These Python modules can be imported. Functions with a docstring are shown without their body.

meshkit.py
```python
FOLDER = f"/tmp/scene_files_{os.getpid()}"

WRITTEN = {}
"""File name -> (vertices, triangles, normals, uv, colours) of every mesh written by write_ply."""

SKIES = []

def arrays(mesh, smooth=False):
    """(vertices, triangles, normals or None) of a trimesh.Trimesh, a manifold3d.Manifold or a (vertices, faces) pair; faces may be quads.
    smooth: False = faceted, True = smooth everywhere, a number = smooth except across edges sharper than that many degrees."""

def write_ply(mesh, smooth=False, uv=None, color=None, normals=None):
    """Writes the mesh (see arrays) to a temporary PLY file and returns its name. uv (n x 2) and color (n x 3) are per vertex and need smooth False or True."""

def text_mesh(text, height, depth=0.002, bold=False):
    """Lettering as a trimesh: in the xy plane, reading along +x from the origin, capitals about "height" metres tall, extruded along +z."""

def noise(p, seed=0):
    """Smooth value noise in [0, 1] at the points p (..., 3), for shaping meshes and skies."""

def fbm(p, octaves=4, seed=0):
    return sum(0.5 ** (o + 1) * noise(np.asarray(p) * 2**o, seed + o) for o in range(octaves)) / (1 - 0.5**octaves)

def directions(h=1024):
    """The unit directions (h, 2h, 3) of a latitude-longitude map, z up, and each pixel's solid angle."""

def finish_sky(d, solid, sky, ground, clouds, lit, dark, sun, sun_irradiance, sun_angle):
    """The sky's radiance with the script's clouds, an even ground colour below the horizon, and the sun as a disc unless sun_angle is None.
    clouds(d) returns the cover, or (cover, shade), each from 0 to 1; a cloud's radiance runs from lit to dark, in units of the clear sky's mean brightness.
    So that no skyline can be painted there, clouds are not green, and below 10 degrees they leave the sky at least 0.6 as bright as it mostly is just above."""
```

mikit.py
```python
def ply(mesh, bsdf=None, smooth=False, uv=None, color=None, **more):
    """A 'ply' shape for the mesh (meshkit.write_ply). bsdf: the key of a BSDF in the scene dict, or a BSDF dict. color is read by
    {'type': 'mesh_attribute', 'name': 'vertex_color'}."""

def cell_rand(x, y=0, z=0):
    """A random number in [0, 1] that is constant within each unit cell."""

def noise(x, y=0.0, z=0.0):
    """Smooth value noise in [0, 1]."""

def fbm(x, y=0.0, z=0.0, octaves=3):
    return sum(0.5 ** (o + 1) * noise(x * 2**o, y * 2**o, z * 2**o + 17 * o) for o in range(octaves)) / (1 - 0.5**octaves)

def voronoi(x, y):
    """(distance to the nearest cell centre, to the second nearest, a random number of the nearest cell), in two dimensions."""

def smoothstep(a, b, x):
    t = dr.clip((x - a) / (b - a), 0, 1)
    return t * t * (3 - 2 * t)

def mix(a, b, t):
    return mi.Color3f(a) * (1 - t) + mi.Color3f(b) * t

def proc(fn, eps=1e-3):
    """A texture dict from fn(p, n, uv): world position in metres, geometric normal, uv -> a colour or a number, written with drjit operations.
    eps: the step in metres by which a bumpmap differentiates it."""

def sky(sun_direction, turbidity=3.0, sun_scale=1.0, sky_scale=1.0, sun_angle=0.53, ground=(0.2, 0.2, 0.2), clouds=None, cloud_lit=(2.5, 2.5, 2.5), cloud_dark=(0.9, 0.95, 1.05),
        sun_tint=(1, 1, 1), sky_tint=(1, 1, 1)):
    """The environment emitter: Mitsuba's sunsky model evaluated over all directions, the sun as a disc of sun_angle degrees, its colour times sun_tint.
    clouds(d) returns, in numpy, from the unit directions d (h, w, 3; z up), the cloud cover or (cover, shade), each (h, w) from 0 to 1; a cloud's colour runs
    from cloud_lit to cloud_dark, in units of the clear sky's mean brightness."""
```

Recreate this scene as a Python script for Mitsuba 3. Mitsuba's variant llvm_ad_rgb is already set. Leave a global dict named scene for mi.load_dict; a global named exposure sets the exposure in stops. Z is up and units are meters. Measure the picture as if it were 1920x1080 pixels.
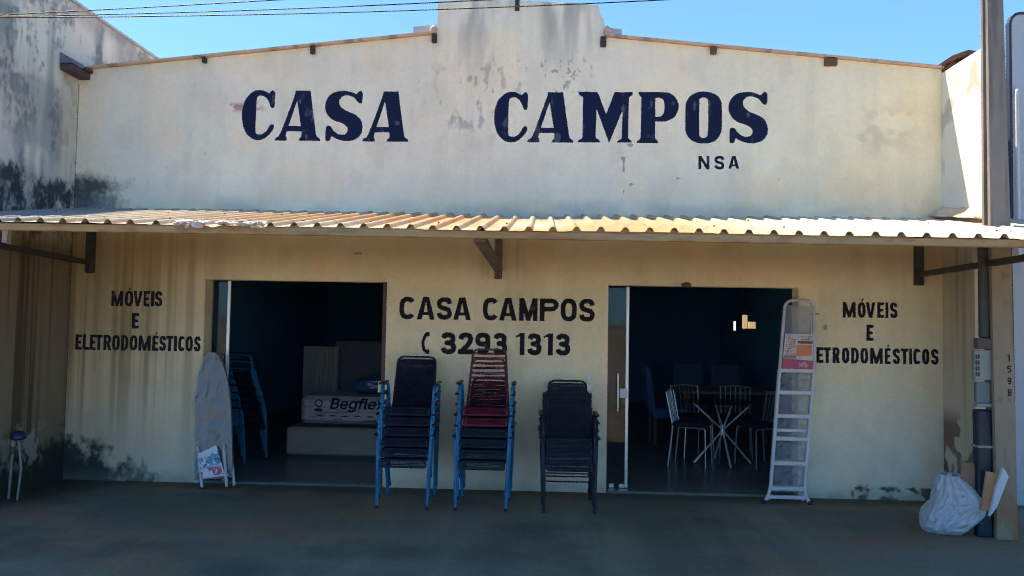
import math
import numpy as np
import trimesh
import drjit as dr
import mitsuba as mi
import manifold3d as m3
from shapely.geometry import Polygon, LineString, box as sbox, Point
from shapely.ops import unary_union
from shapely import affinity
import meshkit
import mikit
from mikit import noise, fbm, voronoi, cell_rand, smoothstep, mix, proc

T = mi.ScalarTransform4f
scene, labels = {}, {}
RNG = np.random.default_rng(7)

# ------------------------------------------------------------------ camera, sky, exposure
CAM = [0.0, -8.0, 1.65]
FWD = [-0.03762801, 0.99829261, 0.04467666]
UP = [-0.01556619, -0.04528845, 0.99885267]
scene['camera'] = {'type': 'perspective', 'fov': 65.238, 'fov_axis': 'x', 'near_clip': 0.05, 'far_clip': 4000.0,
                   'to_world': T().look_at(origin=CAM, target=[c + f for c, f in zip(CAM, FWD)], up=UP)}
SUN = (-0.46, 0.29, 1.0)
scene['sky'] = mikit.sky(SUN, turbidity=2.6, sun_scale=1.0, sky_tint=(0.68, 0.91, 1.03), ground=(0.16, 0.15, 0.13))
exposure = 2.95


# ------------------------------------------------------------------ helpers
def key_of(name):
    if not taken(name):
        return name
    k = 1
    while taken(f'{name}_{k:03d}'):
        k += 1
    return f'{name}_{k:03d}'


def taken(k):
    return k in scene or k in labels or any(s.startswith(k + '__') for s in scene)


def part(parent, name, mesh, mat, smooth=False, label=None, kind=None, uv=None, M=None):
    base = f'{parent}__{name}' if parent else name
    k = key_of(base)
    d = mikit.ply(mesh, mat, smooth=smooth, uv=uv) if not isinstance(mesh, dict) else dict(mesh)
    if M is not None:
        d['to_world'] = M
    scene[k] = d
    info = {}
    if label:
        info['label'] = label
    if kind:
        info['kind'] = kind
    if info:
        labels[k] = info
    return k


def thing(name, label, cat, group=None, kind=None):
    k = key_of(name)
    labels[k] = {'label': label, 'category': cat}
    if group:
        labels[k]['group'] = group
    if kind:
        labels[k]['kind'] = kind
    return k


def cat(ms):
    ms = [m for m in ms if m is not None]
    return trimesh.util.concatenate(ms)


def bx(x0, x1, y0, y1, z0, z1, b=0.0):
    """box from its limits, chamfered by b"""
    if b <= 0:
        m = trimesh.creation.box(extents=[x1 - x0, y1 - y0, z1 - z0])
        m.apply_translation([(x0 + x1) / 2, (y0 + y1) / 2, (z0 + z1) / 2])
        return m
    b = min(b, 0.45 * min(x1 - x0, y1 - y0, z1 - z0))
    pts = []
    for sx in (0, 1):
        for sy in (0, 1):
            for sz in (0, 1):
                c = np.array([(x0, x1)[sx], (y0, y1)[sy], (z0, z1)[sz]])
                s = np.array([1 - 2 * sx, 1 - 2 * sy, 1 - 2 * sz]) * b
                for a in range(3):
                    v = c + s
                    v[a] = c[a]
                    pts.append(v)
    return trimesh.convex.convex_hull(np.array(pts))


def bar(p, q, w, h, up=(0, 0, 1), b=0.003):
    """rectangular bar from p to q: w across, h along 'up'"""
    p, q = np.array(p, float), np.array(q, float)
    L = np.linalg.norm(q - p)
    z = (q - p) / L
    x = np.cross(up, z)
    x /= np.linalg.norm(x)
    y = np.cross(z, x)
    m = bx(-w / 2, w / 2, -h / 2, h / 2, 0, L, b)
    M = np.eye(4)
    M[:3, 0], M[:3, 1], M[:3, 2], M[:3, 3] = x, y, z, p
    m.apply_transform(M)
    return m


def tube(path, r, sides=8, close=False, caps=True):
    P = np.array(path, float)
    n = len(P)
    R = np.broadcast_to(np.asarray(r, float), (n,))
    if close:
        t = np.roll(P, -1, 0) - np.roll(P, 1, 0)
    else:
        t = np.gradient(P, axis=0)
    t /= np.linalg.norm(t, axis=1, keepdims=True) + 1e-12
    a = np.cross(t[0], [0, 0, 1.0]) if abs(t[0][2]) < 0.9 else np.cross(t[0], [0, 1.0, 0])
    a /= np.linalg.norm(a)
    A = [a]
    for i in range(1, n):
        a = A[-1] - t[i] * np.dot(A[-1], t[i])
        a /= np.linalg.norm(a) + 1e-12
        A.append(a)
    A = np.array(A)
    B = np.cross(t, A)
    ang = np.arange(sides) * 2 * np.pi / sides
    V = P[:, None] + R[:, None, None] * (np.cos(ang)[None, :, None] * A[:, None] + np.sin(ang)[None, :, None] * B[:, None])
    V = V.reshape(-1, 3)
    F = []
    m = n if close else n - 1
    for i in range(m):
        i2 = (i + 1) % n
        for j in range(sides):
            j2 = (j + 1) % sides
            F.append([i * sides + j, i * sides + j2, i2 * sides + j2])
            F.append([i * sides + j, i2 * sides + j2, i2 * sides + j])
    if caps and not close:
        c0, c1 = len(V), len(V) + 1
        V = np.vstack([V, P[0], P[-1]])
        for j in range(sides):
            j2 = (j + 1) % sides
            F.append([c0, j2, j])
            F.append([c1, (n - 1) * sides + j, (n - 1) * sides + j2])
    return trimesh.Trimesh(V, np.array(F), process=False)


def bend(pts, rad=0.05, k=5):
    """polyline with its inner corners rounded"""
    P = [np.array(p, float) for p in pts]
    out = [P[0]]
    for i in range(1, len(P) - 1):
        a, b, c = P[i - 1], P[i], P[i + 1]
        u, v = a - b, c - b
        lu, lv = np.linalg.norm(u), np.linalg.norm(v)
        d = min(rad, 0.45 * lu, 0.45 * lv)
        p0, p1 = b + u / lu * d, b + v / lv * d
        for s in np.linspace(0, 1, k):
            out.append((1 - s) ** 2 * p0 + 2 * s * (1 - s) * b + s * s * p1)
    out.append(P[-1])
    return np.array(out)


def grid(fn, nu, nv):
    """sheet from fn(u, v) over [0,1]^2"""
    u, v = np.meshgrid(np.linspace(0, 1, nu), np.linspace(0, 1, nv), indexing='ij')
    V = fn(u, v).reshape(-1, 3)
    F = []
    for i in range(nu - 1):
        for j in range(nv - 1):
            a = i * nv + j
            F += [[a, a + nv, a + nv + 1], [a, a + nv + 1, a + 1]]
    return trimesh.Trimesh(V, np.array(F), process=False)


def wallplate(poly, y0, y1):
    """shapely polygon in (x, z) -> solid between y0 and y1"""
    gs = [g for g in getattr(poly, 'geoms', [poly]) if g.area > 1e-7]
    ms = []
    for g in gs:
        m = trimesh.creation.extrude_polygon(g, y1 - y0, engine='earcut')
        v = np.array(m.vertices)
        m = trimesh.Trimesh(np.stack([v[:, 0], y1 - v[:, 2], v[:, 1]], 1), m.faces, process=False)
        ms.append(m)
    return cat(ms)


def xform(m, M):
    m = m.copy()
    m.apply_transform(M)
    return m


def place(x=0, y=0, z=0, rz=0, rx=0, ry=0):
    return T().translate([x, y, z]).rotate([0, 0, 1], rz).rotate([0, 1, 0], ry).rotate([1, 0, 0], rx)


# ------------------------------------------------------------------ materials
def mat(name, fn=None, color=None, rough=0.6, bump=None, two=False, spec=0.5, eps=2e-3, **more):
    d = {'type': 'principled', 'base_color': proc(fn) if fn else {'type': 'rgb', 'value': list(color)}, 'roughness': proc(rough) if callable(rough) else rough, 'specular': spec, **more}
    if bump:
        d = {'type': 'bumpmap', 'nested_texture': proc(bump[0], eps=eps), 'scale': bump[1], 'nested_bsdf': d}
    if two:
        d = {'type': 'twosided', 'nested': d}
    scene[name] = d
    return name


def C(r, g, b):
    return mi.Color3f(r, g, b)


def band(x, a, b, s):
    """1 between a and b, soft over s"""
    return smoothstep(a - s, a + s, x) * (1 - smoothstep(b - s, b + s, x))


def f_front_wall(p, n, uv):
    x, z = p.x, p.z
    b1 = fbm(x * 0.55 + 3, z * 0.7, 1.0)
    b2 = fbm(x * 3.1, z * 2.3, 7.0)
    col = mix((0.785, 0.73, 0.52), (0.85, 0.79, 0.56), smoothstep(0.3, 0.7, b1))
    # upper middle greyer than the right half; warm under-awning light painted into lower wall
    grey = smoothstep(2.6, 3.1, z) * (1 - smoothstep(0.5, 3.6, x))
    col = mix(col, C(0.745, 0.735, 0.615), grey * 0.6)
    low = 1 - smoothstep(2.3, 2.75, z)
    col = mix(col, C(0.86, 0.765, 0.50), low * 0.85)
    col = mix(col, C(0.70, 0.66, 0.55), (1 - smoothstep(0.3, 1.35, z)) * 0.6)  # paler foot: sky light put into the wall colour
    col *= 0.93 + 0.14 * b2
    col *= 0.95 + 0.10 * fbm(x * 48.0, z * 48.0, 2.0, 2)
    # rain streaks, fine and vertical
    st = fbm(x * 9.0, z * 0.55, 3.0)
    col = mix(col, col * C(0.82, 0.83, 0.80), smoothstep(0.5, 0.75, st) * 0.28)
    # grime under the parapet and in blotches of the middle
    par = band(x, -1.15, 0.6, 0.06) * smoothstep(3.9, 4.9, z)
    s2 = fbm(x * 7.0, z * 1.1, 11.0)
    col = mix(col, C(0.20, 0.23, 0.24), par * smoothstep(0.42, 0.75, s2) * 0.6)
    sp = fbm(x * 9, z * 5.5, 5.0)
    mid = band(x, -1.25, -0.35, 0.25) * band(z, 3.55, 4.35, 0.2)
    col = mix(col, C(0.19, 0.22, 0.21), mid * smoothstep(0.55, 0.72, fbm(x * 17, z * 8.5, 5.0, 4)) * (0.15 + 0.40 * smoothstep(0.4, 0.65, sp)))
    mid2 = band(x, -0.3, 0.45, 0.15) * band(z, 3.95, 4.35, 0.12)
    col = mix(col, C(0.10, 0.11, 0.12), mid2 * smoothstep(0.66, 0.74, fbm(x * 26, z * 19, 2.0)) * 0.5)
    rt = band(x, 2.9, 3.7, 0.2) * band(z, 3.45, 3.85, 0.15)
    col = mix(col, C(0.30, 0.28, 0.22), rt * smoothstep(0.50, 0.72, fbm(x * 6.5, z * 7, 9.0, 4)) * 0.28)
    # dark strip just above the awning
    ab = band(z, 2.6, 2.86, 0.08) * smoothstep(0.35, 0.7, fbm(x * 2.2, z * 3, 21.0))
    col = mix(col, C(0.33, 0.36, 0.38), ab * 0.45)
    # black mould, upper left above the awning
    dx = (x + 4.82) / 1.45
    ml = dr.maximum(0, 1 - dx) * band(z, 2.5, 3.12, 0.14)
    k = 0.45 * fbm(x * 5.2, z * 5.2, 13.0, 4) + 0.3 * fbm(x * 15.0, z * 13.0, 3.0, 3) + 0.25 * fbm(x * 42.0, z * 38.0, 9.0, 3)
    k2 = fbm(x * 1.7, z * 2.0, 4.0)
    col = mix(col, C(0.035, 0.045, 0.055), smoothstep(0.62, 0.98, 0.55 * k + 0.25 * k2 + 0.56 * ml) * 0.92)
    wide = dr.maximum(0, 1 - (x + 4.82) / 2.3) * band(z, 2.5, 2.95, 0.15)
    col = mix(col, C(0.20, 0.23, 0.25), smoothstep(0.62, 0.92, 0.6 * fbm(x * 3.1, z * 6.0, 31.0) + 0.5 * wide) * 0.6)
    # brown-black drip lines under the awning, left third
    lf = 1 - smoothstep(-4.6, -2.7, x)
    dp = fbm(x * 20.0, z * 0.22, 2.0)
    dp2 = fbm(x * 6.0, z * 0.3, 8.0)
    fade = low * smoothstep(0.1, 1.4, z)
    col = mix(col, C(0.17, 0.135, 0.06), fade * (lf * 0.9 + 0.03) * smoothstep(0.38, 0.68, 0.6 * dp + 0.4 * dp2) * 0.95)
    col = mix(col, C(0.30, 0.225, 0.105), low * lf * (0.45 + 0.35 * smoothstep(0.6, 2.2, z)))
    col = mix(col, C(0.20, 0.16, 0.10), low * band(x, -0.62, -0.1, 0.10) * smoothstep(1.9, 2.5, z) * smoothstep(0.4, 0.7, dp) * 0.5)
    tp = low * smoothstep(2.0, 2.5, z)  # shade below the awning, painted into the top band
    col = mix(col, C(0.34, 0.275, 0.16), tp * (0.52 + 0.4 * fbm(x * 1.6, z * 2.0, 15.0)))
    # green-black moss, bottom left
    e = dr.maximum(0, 1 - (x + 4.82) / 1.15) * (1 - smoothstep(0.15, 0.72, z))
    e = e * 0.75 + 0.18 * (1 - smoothstep(0.0, 0.22, z)) * (1 - smoothstep(-3.9, -3.5, x))
    mk = 0.55 * fbm(x * 6.5, z * 6.0, 17.0, 4) + 0.45 * fbm(x * 21.0, z * 18.0, 27.0, 3)
    col = mix(col, C(0.10, 0.11, 0.085), smoothstep(0.46, 0.66, 0.5 * fbm(x * 3.3, z * 3.0, 37.0) + 0.62 * e) * 0.6)
    col = mix(col, C(0.022, 0.038, 0.035), smoothstep(0.55, 0.80, 0.64 * mk + 0.84 * e) * 0.95)
    # black mould, bottom right
    e2 = smoothstep(2.75, 3.2, x) * (1 - smoothstep(0.03, 0.33, z))
    mk2 = fbm(x * 9.5, z * 9.0, 23.0, 4)
    col = mix(col, C(0.03, 0.036, 0.036), smoothstep(0.69, 0.79, 0.66 * mk2 + 0.36 * e2) * 0.92)
    # splash dirt along the base
    col = mix(col, C(0.22, 0.20, 0.165), (1 - smoothstep(0.0, 0.16, z)) * (0.25 + 0.6 * fbm(x * 8, z * 8, 3.0)) * 0.8)
    # specks where the paint is knocked off
    ch = noise(x * 15, z * 15, 2.0) * noise(x * 1.1, z * 1.3, 8.0)
    col = mix(col, C(0.20, 0.18, 0.165), smoothstep(0.855, 0.88, ch) * 0.7)
    patch = noise(x * 2.3, z * 2.3, 41.0)
    col = mix(col, col * C(1.05, 0.99, 0.93), smoothstep(0.6, 0.7, patch) * 0.8)
    stain = fbm(x * 4.2, z * 2.6, 51.0, 4)
    col = mix(col, col * C(0.80, 0.78, 0.74), smoothstep(0.56, 0.74, stain) * 0.3)
    rust = band(x, -3.25, -2.9, 0.08) * band(z, 3.78, 3.86, 0.03)
    col = mix(col, C(0.35, 0.16, 0.13), rust * smoothstep(0.45, 0.6, fbm(x * 14, z * 20, 1.0)) * 0.8)
    return col


def f_left_wall(p, n, uv):
    y, z = p.y, p.z
    b = fbm(y * 0.9 + 5, z * 0.7, 2.0, 4)
    col = mix((0.52, 0.54, 0.47), (0.68, 0.66, 0.52), smoothstep(0.35, 0.65, b))
    st = fbm(y * 6.5, z * 0.45, 6.0, 4)
    up = smoothstep(2.4, 3.0, z)
    col = mix(col, C(0.17, 0.20, 0.215), up * smoothstep(0.36, 0.66, st) * 0.55)
    mot = 0.7 * fbm(y * 5.5, z * 3.2, 33.0, 5) + 0.3 * fbm(y * 26.0, z * 18.0, 3.0, 3)
    col = mix(col, C(0.13, 0.155, 0.16), up * smoothstep(0.47, 0.66, mot) * 0.75)
    mo2 = fbm(y * 3.0, z * 4.2, 43.0, 4)
    col = mix(col, C(0.58, 0.585, 0.53), up * smoothstep(0.52, 0.66, mo2) * 0.55)
    big = fbm(y * 1.5, z * 1.4, 9.0, 4)
    col = mix(col, C(0.15, 0.18, 0.19), up * smoothstep(0.46, 0.66, big) * 0.5)
    col = mix(col, C(0.54, 0.50, 0.36), band(y, -0.28, 0.2, 0.08) * band(z, 3.0, 4.2, 0.3) * 0.6)
    k = fbm(y * 4.2, z * 3.4, 13.0, 4)
    ml = band(z, 2.3, 3.1, 0.22)
    col = mix(col, C(0.025, 0.035, 0.045), smoothstep(0.66, 0.86, 0.26 * k + 0.26 * fbm(y * 11, z * 6, 3.0, 4) + 0.16 * fbm(y * 34, z * 26, 7.0, 3) + 0.46 * ml) * 0.95)
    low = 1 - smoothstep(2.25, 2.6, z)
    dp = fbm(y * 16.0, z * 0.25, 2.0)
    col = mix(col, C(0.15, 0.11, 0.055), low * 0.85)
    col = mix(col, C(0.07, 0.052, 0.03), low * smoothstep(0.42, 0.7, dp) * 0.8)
    mk = 0.55 * fbm(y * 5.5, z * 5.0, 17.0, 4) + 0.45 * fbm(y * 19.0, z * 16.0, 27.0, 3)
    e = 1 - smoothstep(0.1, 0.75, z)
    col = mix(col, C(0.02, 0.033, 0.03), smoothstep(0.52, 0.80, 0.62 * mk + 0.70 * e) * 0.95)
    col = mix(col, C(0.50, 0.50, 0.45), band(y, -0.95, -0.35, 0.1) * band(z, 0.25, 0.62, 0.08) * smoothstep(0.45, 0.6, mk) * 0.5)
    return col


def f_side_wall(p, n, uv):
    y, z = p.y, p.z
    b = fbm(y * 2.5, z * 1.7, 2.0, 4)
    col = mix((0.68, 0.63, 0.52), (0.74, 0.70, 0.60), b)
    blot = fbm(y * 5, z * 4, 9.0, 4)
    col = mix(col, C(0.36, 0.33, 0.27), smoothstep(0.55, 0.68, blot) * smoothstep(2.7, 3.9, z) * 0.65)
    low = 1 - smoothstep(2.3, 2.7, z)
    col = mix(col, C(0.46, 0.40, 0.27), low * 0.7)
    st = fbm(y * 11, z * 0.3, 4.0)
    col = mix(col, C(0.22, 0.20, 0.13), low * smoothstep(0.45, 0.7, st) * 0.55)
    pe = band(z, 0.3, 0.85, 0.12) * smoothstep(0.48, 0.56, fbm(y * 7, z * 5, 19.0, 4))
    col = mix(col, C(0.17, 0.085, 0.06), pe * 0.85)
    e = 1 - smoothstep(0.1, 0.7, z)
    col = mix(col, C(0.045, 0.045, 0.045), smoothstep(0.62, 0.78, 0.66 * fbm(y * 9, z * 8, 3.0, 4) + 0.36 * e) * 0.9)
    return col


def f_plaster_bump(p, n, uv):
    return fbm(p.x * 28 + p.y * 28, p.z * 28, 3.0, 3) + 0.6 * fbm(p.x * 5 + p.y * 5, p.z * 5, 1.0, 2)


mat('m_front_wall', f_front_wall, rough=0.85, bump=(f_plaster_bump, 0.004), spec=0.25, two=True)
mat('m_left_wall', f_left_wall, rough=0.9, bump=(f_plaster_bump, 0.006), spec=0.2, two=True)
mat('m_side_wall', f_side_wall, rough=0.88, bump=(f_plaster_bump, 0.004), spec=0.25, two=True)


def f_navy(p, n, uv):
    w = fbm(p.x * 14, p.z * 9, 5.0, 4)
    c = mix((0.006, 0.013, 0.042), (0.009, 0.019, 0.056), fbm(p.x * 3, p.z * 3, 1.0))
    thin = band(p.x, -2.78, -2.28, 0.03)
    return mix(c, C(0.22, 0.24, 0.27), smoothstep(0.68 - 0.12 * thin, 0.82, w) * (0.3 + 0.4 * thin))


def f_black_paint(p, n, uv):
    w = fbm(p.x * 22, p.z * 16, 5.0, 4)
    c = mix((0.012, 0.013, 0.017), (0.022, 0.022, 0.028), fbm(p.x * 5, p.z * 5, 1.0))
    return mix(c, C(0.20, 0.17, 0.12), smoothstep(0.70, 0.82, w) * 0.35)


mat('m_navy', f_navy, rough=0.8, spec=0.15)
mat('m_black_paint', f_black_paint, rough=0.8, spec=0.15)


def f_sheet(p, n, uv):
    x, y = p.x, p.y
    sheet = cell_rand((x + 4.83) / 0.99)
    dust = smoothstep(0.25, 0.65, fbm(x * 0.9, y * 0.8, 3.0)) * band(x, -2.6, 1.4, 1.1)
    c = mix((0.36, 0.30, 0.21), (0.43, 0.38, 0.28), sheet)
    c = mix(c, C(0.42, 0.225, 0.085), dust * 0.9)
    c = mix(c, C(0.15, 0.16, 0.17), (1 - smoothstep(-4.0, -3.4, x)) * 0.85)  # left end greyed: shadow of the neighbour wall painted into the sheets
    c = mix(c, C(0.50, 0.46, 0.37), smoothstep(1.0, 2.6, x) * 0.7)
    c = mix(c, C(0.30, 0.20, 0.12), smoothstep(0.58, 0.78, fbm(x * 7, y * 1.3, 6.0, 4)) * 0.5)
    c = mix(c, C(0.14, 0.11, 0.09), smoothstep(0.6, 0.75, fbm(x * 5, y * 2.2, 26.0, 4)) * smoothstep(-1.1, 0.1, y) * 0.6)
    return c


mat('m_sheet', f_sheet, rough=0.55, spec=0.3, two=True)


def f_tan(p, n, uv):
    c = mix((0.28, 0.195, 0.085), (0.37, 0.27, 0.13), fbm(p.x * 2.5, p.z * 20, 3.0))
    c = mix(c, C(0.24, 0.13, 0.065), smoothstep(0.52, 0.72, fbm(p.x * 5.5, p.z * 18, 9.0, 4)) * 0.75)
    return mix(c, C(0.12, 0.10, 0.08), smoothstep(0.62, 0.75, fbm(p.x * 2.1, p.z * 9, 29.0, 4)) * 0.6)


mat('m_tan', f_tan, rough=0.6)


def f_steel_blue(p, n, uv):
    c = mix((0.026, 0.034, 0.040), (0.050, 0.054, 0.056), fbm(p.x * 6, p.y * 6, p.z * 6))
    return mix(c, C(0.09, 0.055, 0.035), smoothstep(0.56, 0.72, fbm(p.x * 17, p.y * 17, p.z * 17, 4)) * 0.6)


mat('m_steel', f_steel_blue, rough=0.55)
mat('m_rusty_steel', lambda p, n, uv: mix((0.085, 0.072, 0.062), (0.15, 0.115, 0.09), fbm(p.x * 14, p.y * 14, p.z * 14, 4)), rough=0.65)
mat('m_light_steel', color=(0.45, 0.47, 0.48), rough=0.5)
mat('m_rust_wood', lambda p, n, uv: mix((0.09, 0.045, 0.03), (0.17, 0.085, 0.055), fbm(p.x * 12, p.y * 12, p.z * 30)), rough=0.8)
mat('m_dark_stub', color=(0.03, 0.028, 0.03), rough=0.7)


def f_roof(p, n, uv):
    c = mix((0.46, 0.33, 0.25), (0.58, 0.46, 0.36), fbm(p.x * 4, p.y * 4, p.z * 4))
    return mix(c, C(0.18, 0.12, 0.10), smoothstep(0.55, 0.75, fbm(p.x * 9, p.y * 2, 3.0)) * 0.6)


mat('m_roof', f_roof, rough=0.8, two=True)
mat('m_roof_grey', lambda p, n, uv: mix((0.24, 0.29, 0.34), (0.36, 0.42, 0.46), fbm(p.x * 8, p.y * 8, p.z * 20)), rough=0.7, two=True)


def f_ground(p, n, uv):
    x, y = p.x, p.y
    b = fbm(x * 0.9, y * 0.9, 2.0, 4)
    c = mix((0.112, 0.113, 0.080), (0.158, 0.152, 0.106), smoothstep(0.3, 0.7, b))
    c = mix(c, C(0.20, 0.125, 0.070), smoothstep(0.46, 0.70, fbm(x * 0.6 + 4, y * 1.3, 8.0, 4)) * 0.65)
    c = mix(c, C(0.075, 0.085, 0.066), smoothstep(0.48, 0.80, fbm(x * 1.5, y * 1.8, 12.0, 4)) * 0.65)
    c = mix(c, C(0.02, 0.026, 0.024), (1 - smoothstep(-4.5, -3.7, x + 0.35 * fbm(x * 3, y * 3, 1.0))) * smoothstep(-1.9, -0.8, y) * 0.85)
    g = fbm(x * 55, y * 55, 1.0, 2)
    c *= 0.86 + 0.28 * g
    sx, sy, sr = voronoi(x * 7, y * 7)
    c = mix(c, C(0.16, 0.15, 0.12), (1 - smoothstep(0.05, 0.09, sx)) * smoothstep(0.86, 0.88, sr) * 0.6)
    cr = dr.abs(fbm(x * 1.1 + 3, y * 1.1, 61.0, 4) - 0.5)
    c = mix(c, C(0.02, 0.022, 0.018), (1 - smoothstep(0.0, 0.006, cr)) * smoothstep(0.62, 0.72, noise(x * 0.7, y * 0.7, 9.0)) * 0.35)
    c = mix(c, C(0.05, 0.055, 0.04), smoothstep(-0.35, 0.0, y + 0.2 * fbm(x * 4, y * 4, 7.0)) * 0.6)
    st = smoothstep(0.55, 0.72, fbm(x * 3.1, y * 0.5, 71.0, 4))
    c = mix(c, c * C(1.3, 1.25, 1.15), st * 0.6)
    return c


def f_ground_bump(p, n, uv):
    return fbm(p.x * 40, p.y * 40, 2.0, 3) + 1.5 * fbm(p.x * 6, p.y * 6, 5.0, 2)


mat('m_ground', f_ground, rough=lambda p, n, uv: 0.72 + 0.2 * fbm(p.x * 2, p.y * 2, 3.0), bump=(f_ground_bump, 0.0035), spec=0.3)
mat('m_road', lambda p, n, uv: mix((0.17, 0.135, 0.10), (0.23, 0.185, 0.135), fbm(p.x * 1.4, p.y * 1.4, 2.0, 4)), rough=0.9, bump=(f_ground_bump, 0.006), spec=0.2)  # warm earth tone picked so the unseen road bounces light to the shopfront


def f_floor(p, n, uv):
    tx, ty = p.x / 0.45, p.y / 0.45
    jx, jy = dr.abs(tx - dr.floor(tx) - 0.5), dr.abs(ty - dr.floor(ty) - 0.5)
    j = smoothstep(0.488, 0.495, dr.maximum(jx, jy))
    c = mix((0.105, 0.118, 0.118), (0.145, 0.155, 0.15), cell_rand(tx, ty) * 0.5 + 0.5 * fbm(p.x * 5, p.y * 5, 1.0))
    return mix(c, C(0.05, 0.05, 0.05), j * 0.8)


mat('m_floor', f_floor, rough=0.28, spec=0.45)
mat('m_interior', lambda p, n, uv: mix((0.06, 0.25, 0.40), (0.08, 0.29, 0.45), fbm(p.x * 2, p.y * 2, p.z * 2)), rough=0.8, two=True)
mat('m_aluminium', lambda p, n, uv: mix((0.55, 0.56, 0.57), (0.68, 0.69, 0.70), fbm(p.x * 9, p.y * 9, p.z * 4)), rough=0.35, metallic=0.75)
mat('m_white_metal', lambda p, n, uv: mix((0.47, 0.48, 0.48), (0.60, 0.60, 0.59), fbm(p.x * 13, p.y * 13, p.z * 6)), rough=0.35, clearcoat=0.3)
mat('m_chrome', color=(0.88, 0.90, 0.92), rough=0.25, metallic=0.45, clearcoat=1.0)
mat('m_brown_frame', color=(0.085, 0.045, 0.035), rough=0.5)
mat('m_brass', color=(0.75, 0.62, 0.42), rough=0.4)
scene['m_pane'] = {'type': 'thindielectric', 'int_ior': 1.5}
mat('m_film', color=(0.62, 0.67, 0.74), rough=0.2, clearcoat=0.6)
scene['m_wrap'] = {'type': 'blendbsdf', 'weight': 0.40, 'a': {'type': 'thindielectric', 'int_ior': 1.5}, 'b': {'type': 'twosided', 'nested': {'type': 'principled', 'base_color': {'type': 'rgb', 'value': [0.26, 0.28, 0.31]}, 'roughness': 0.22, 'specular': 0.7}}}


def paint(base, dark):
    return lambda p, n, uv: mix(dark, base, smoothstep(0.25, 0.6, fbm(p.x * 14, p.y * 14, p.z * 9)))


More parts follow.
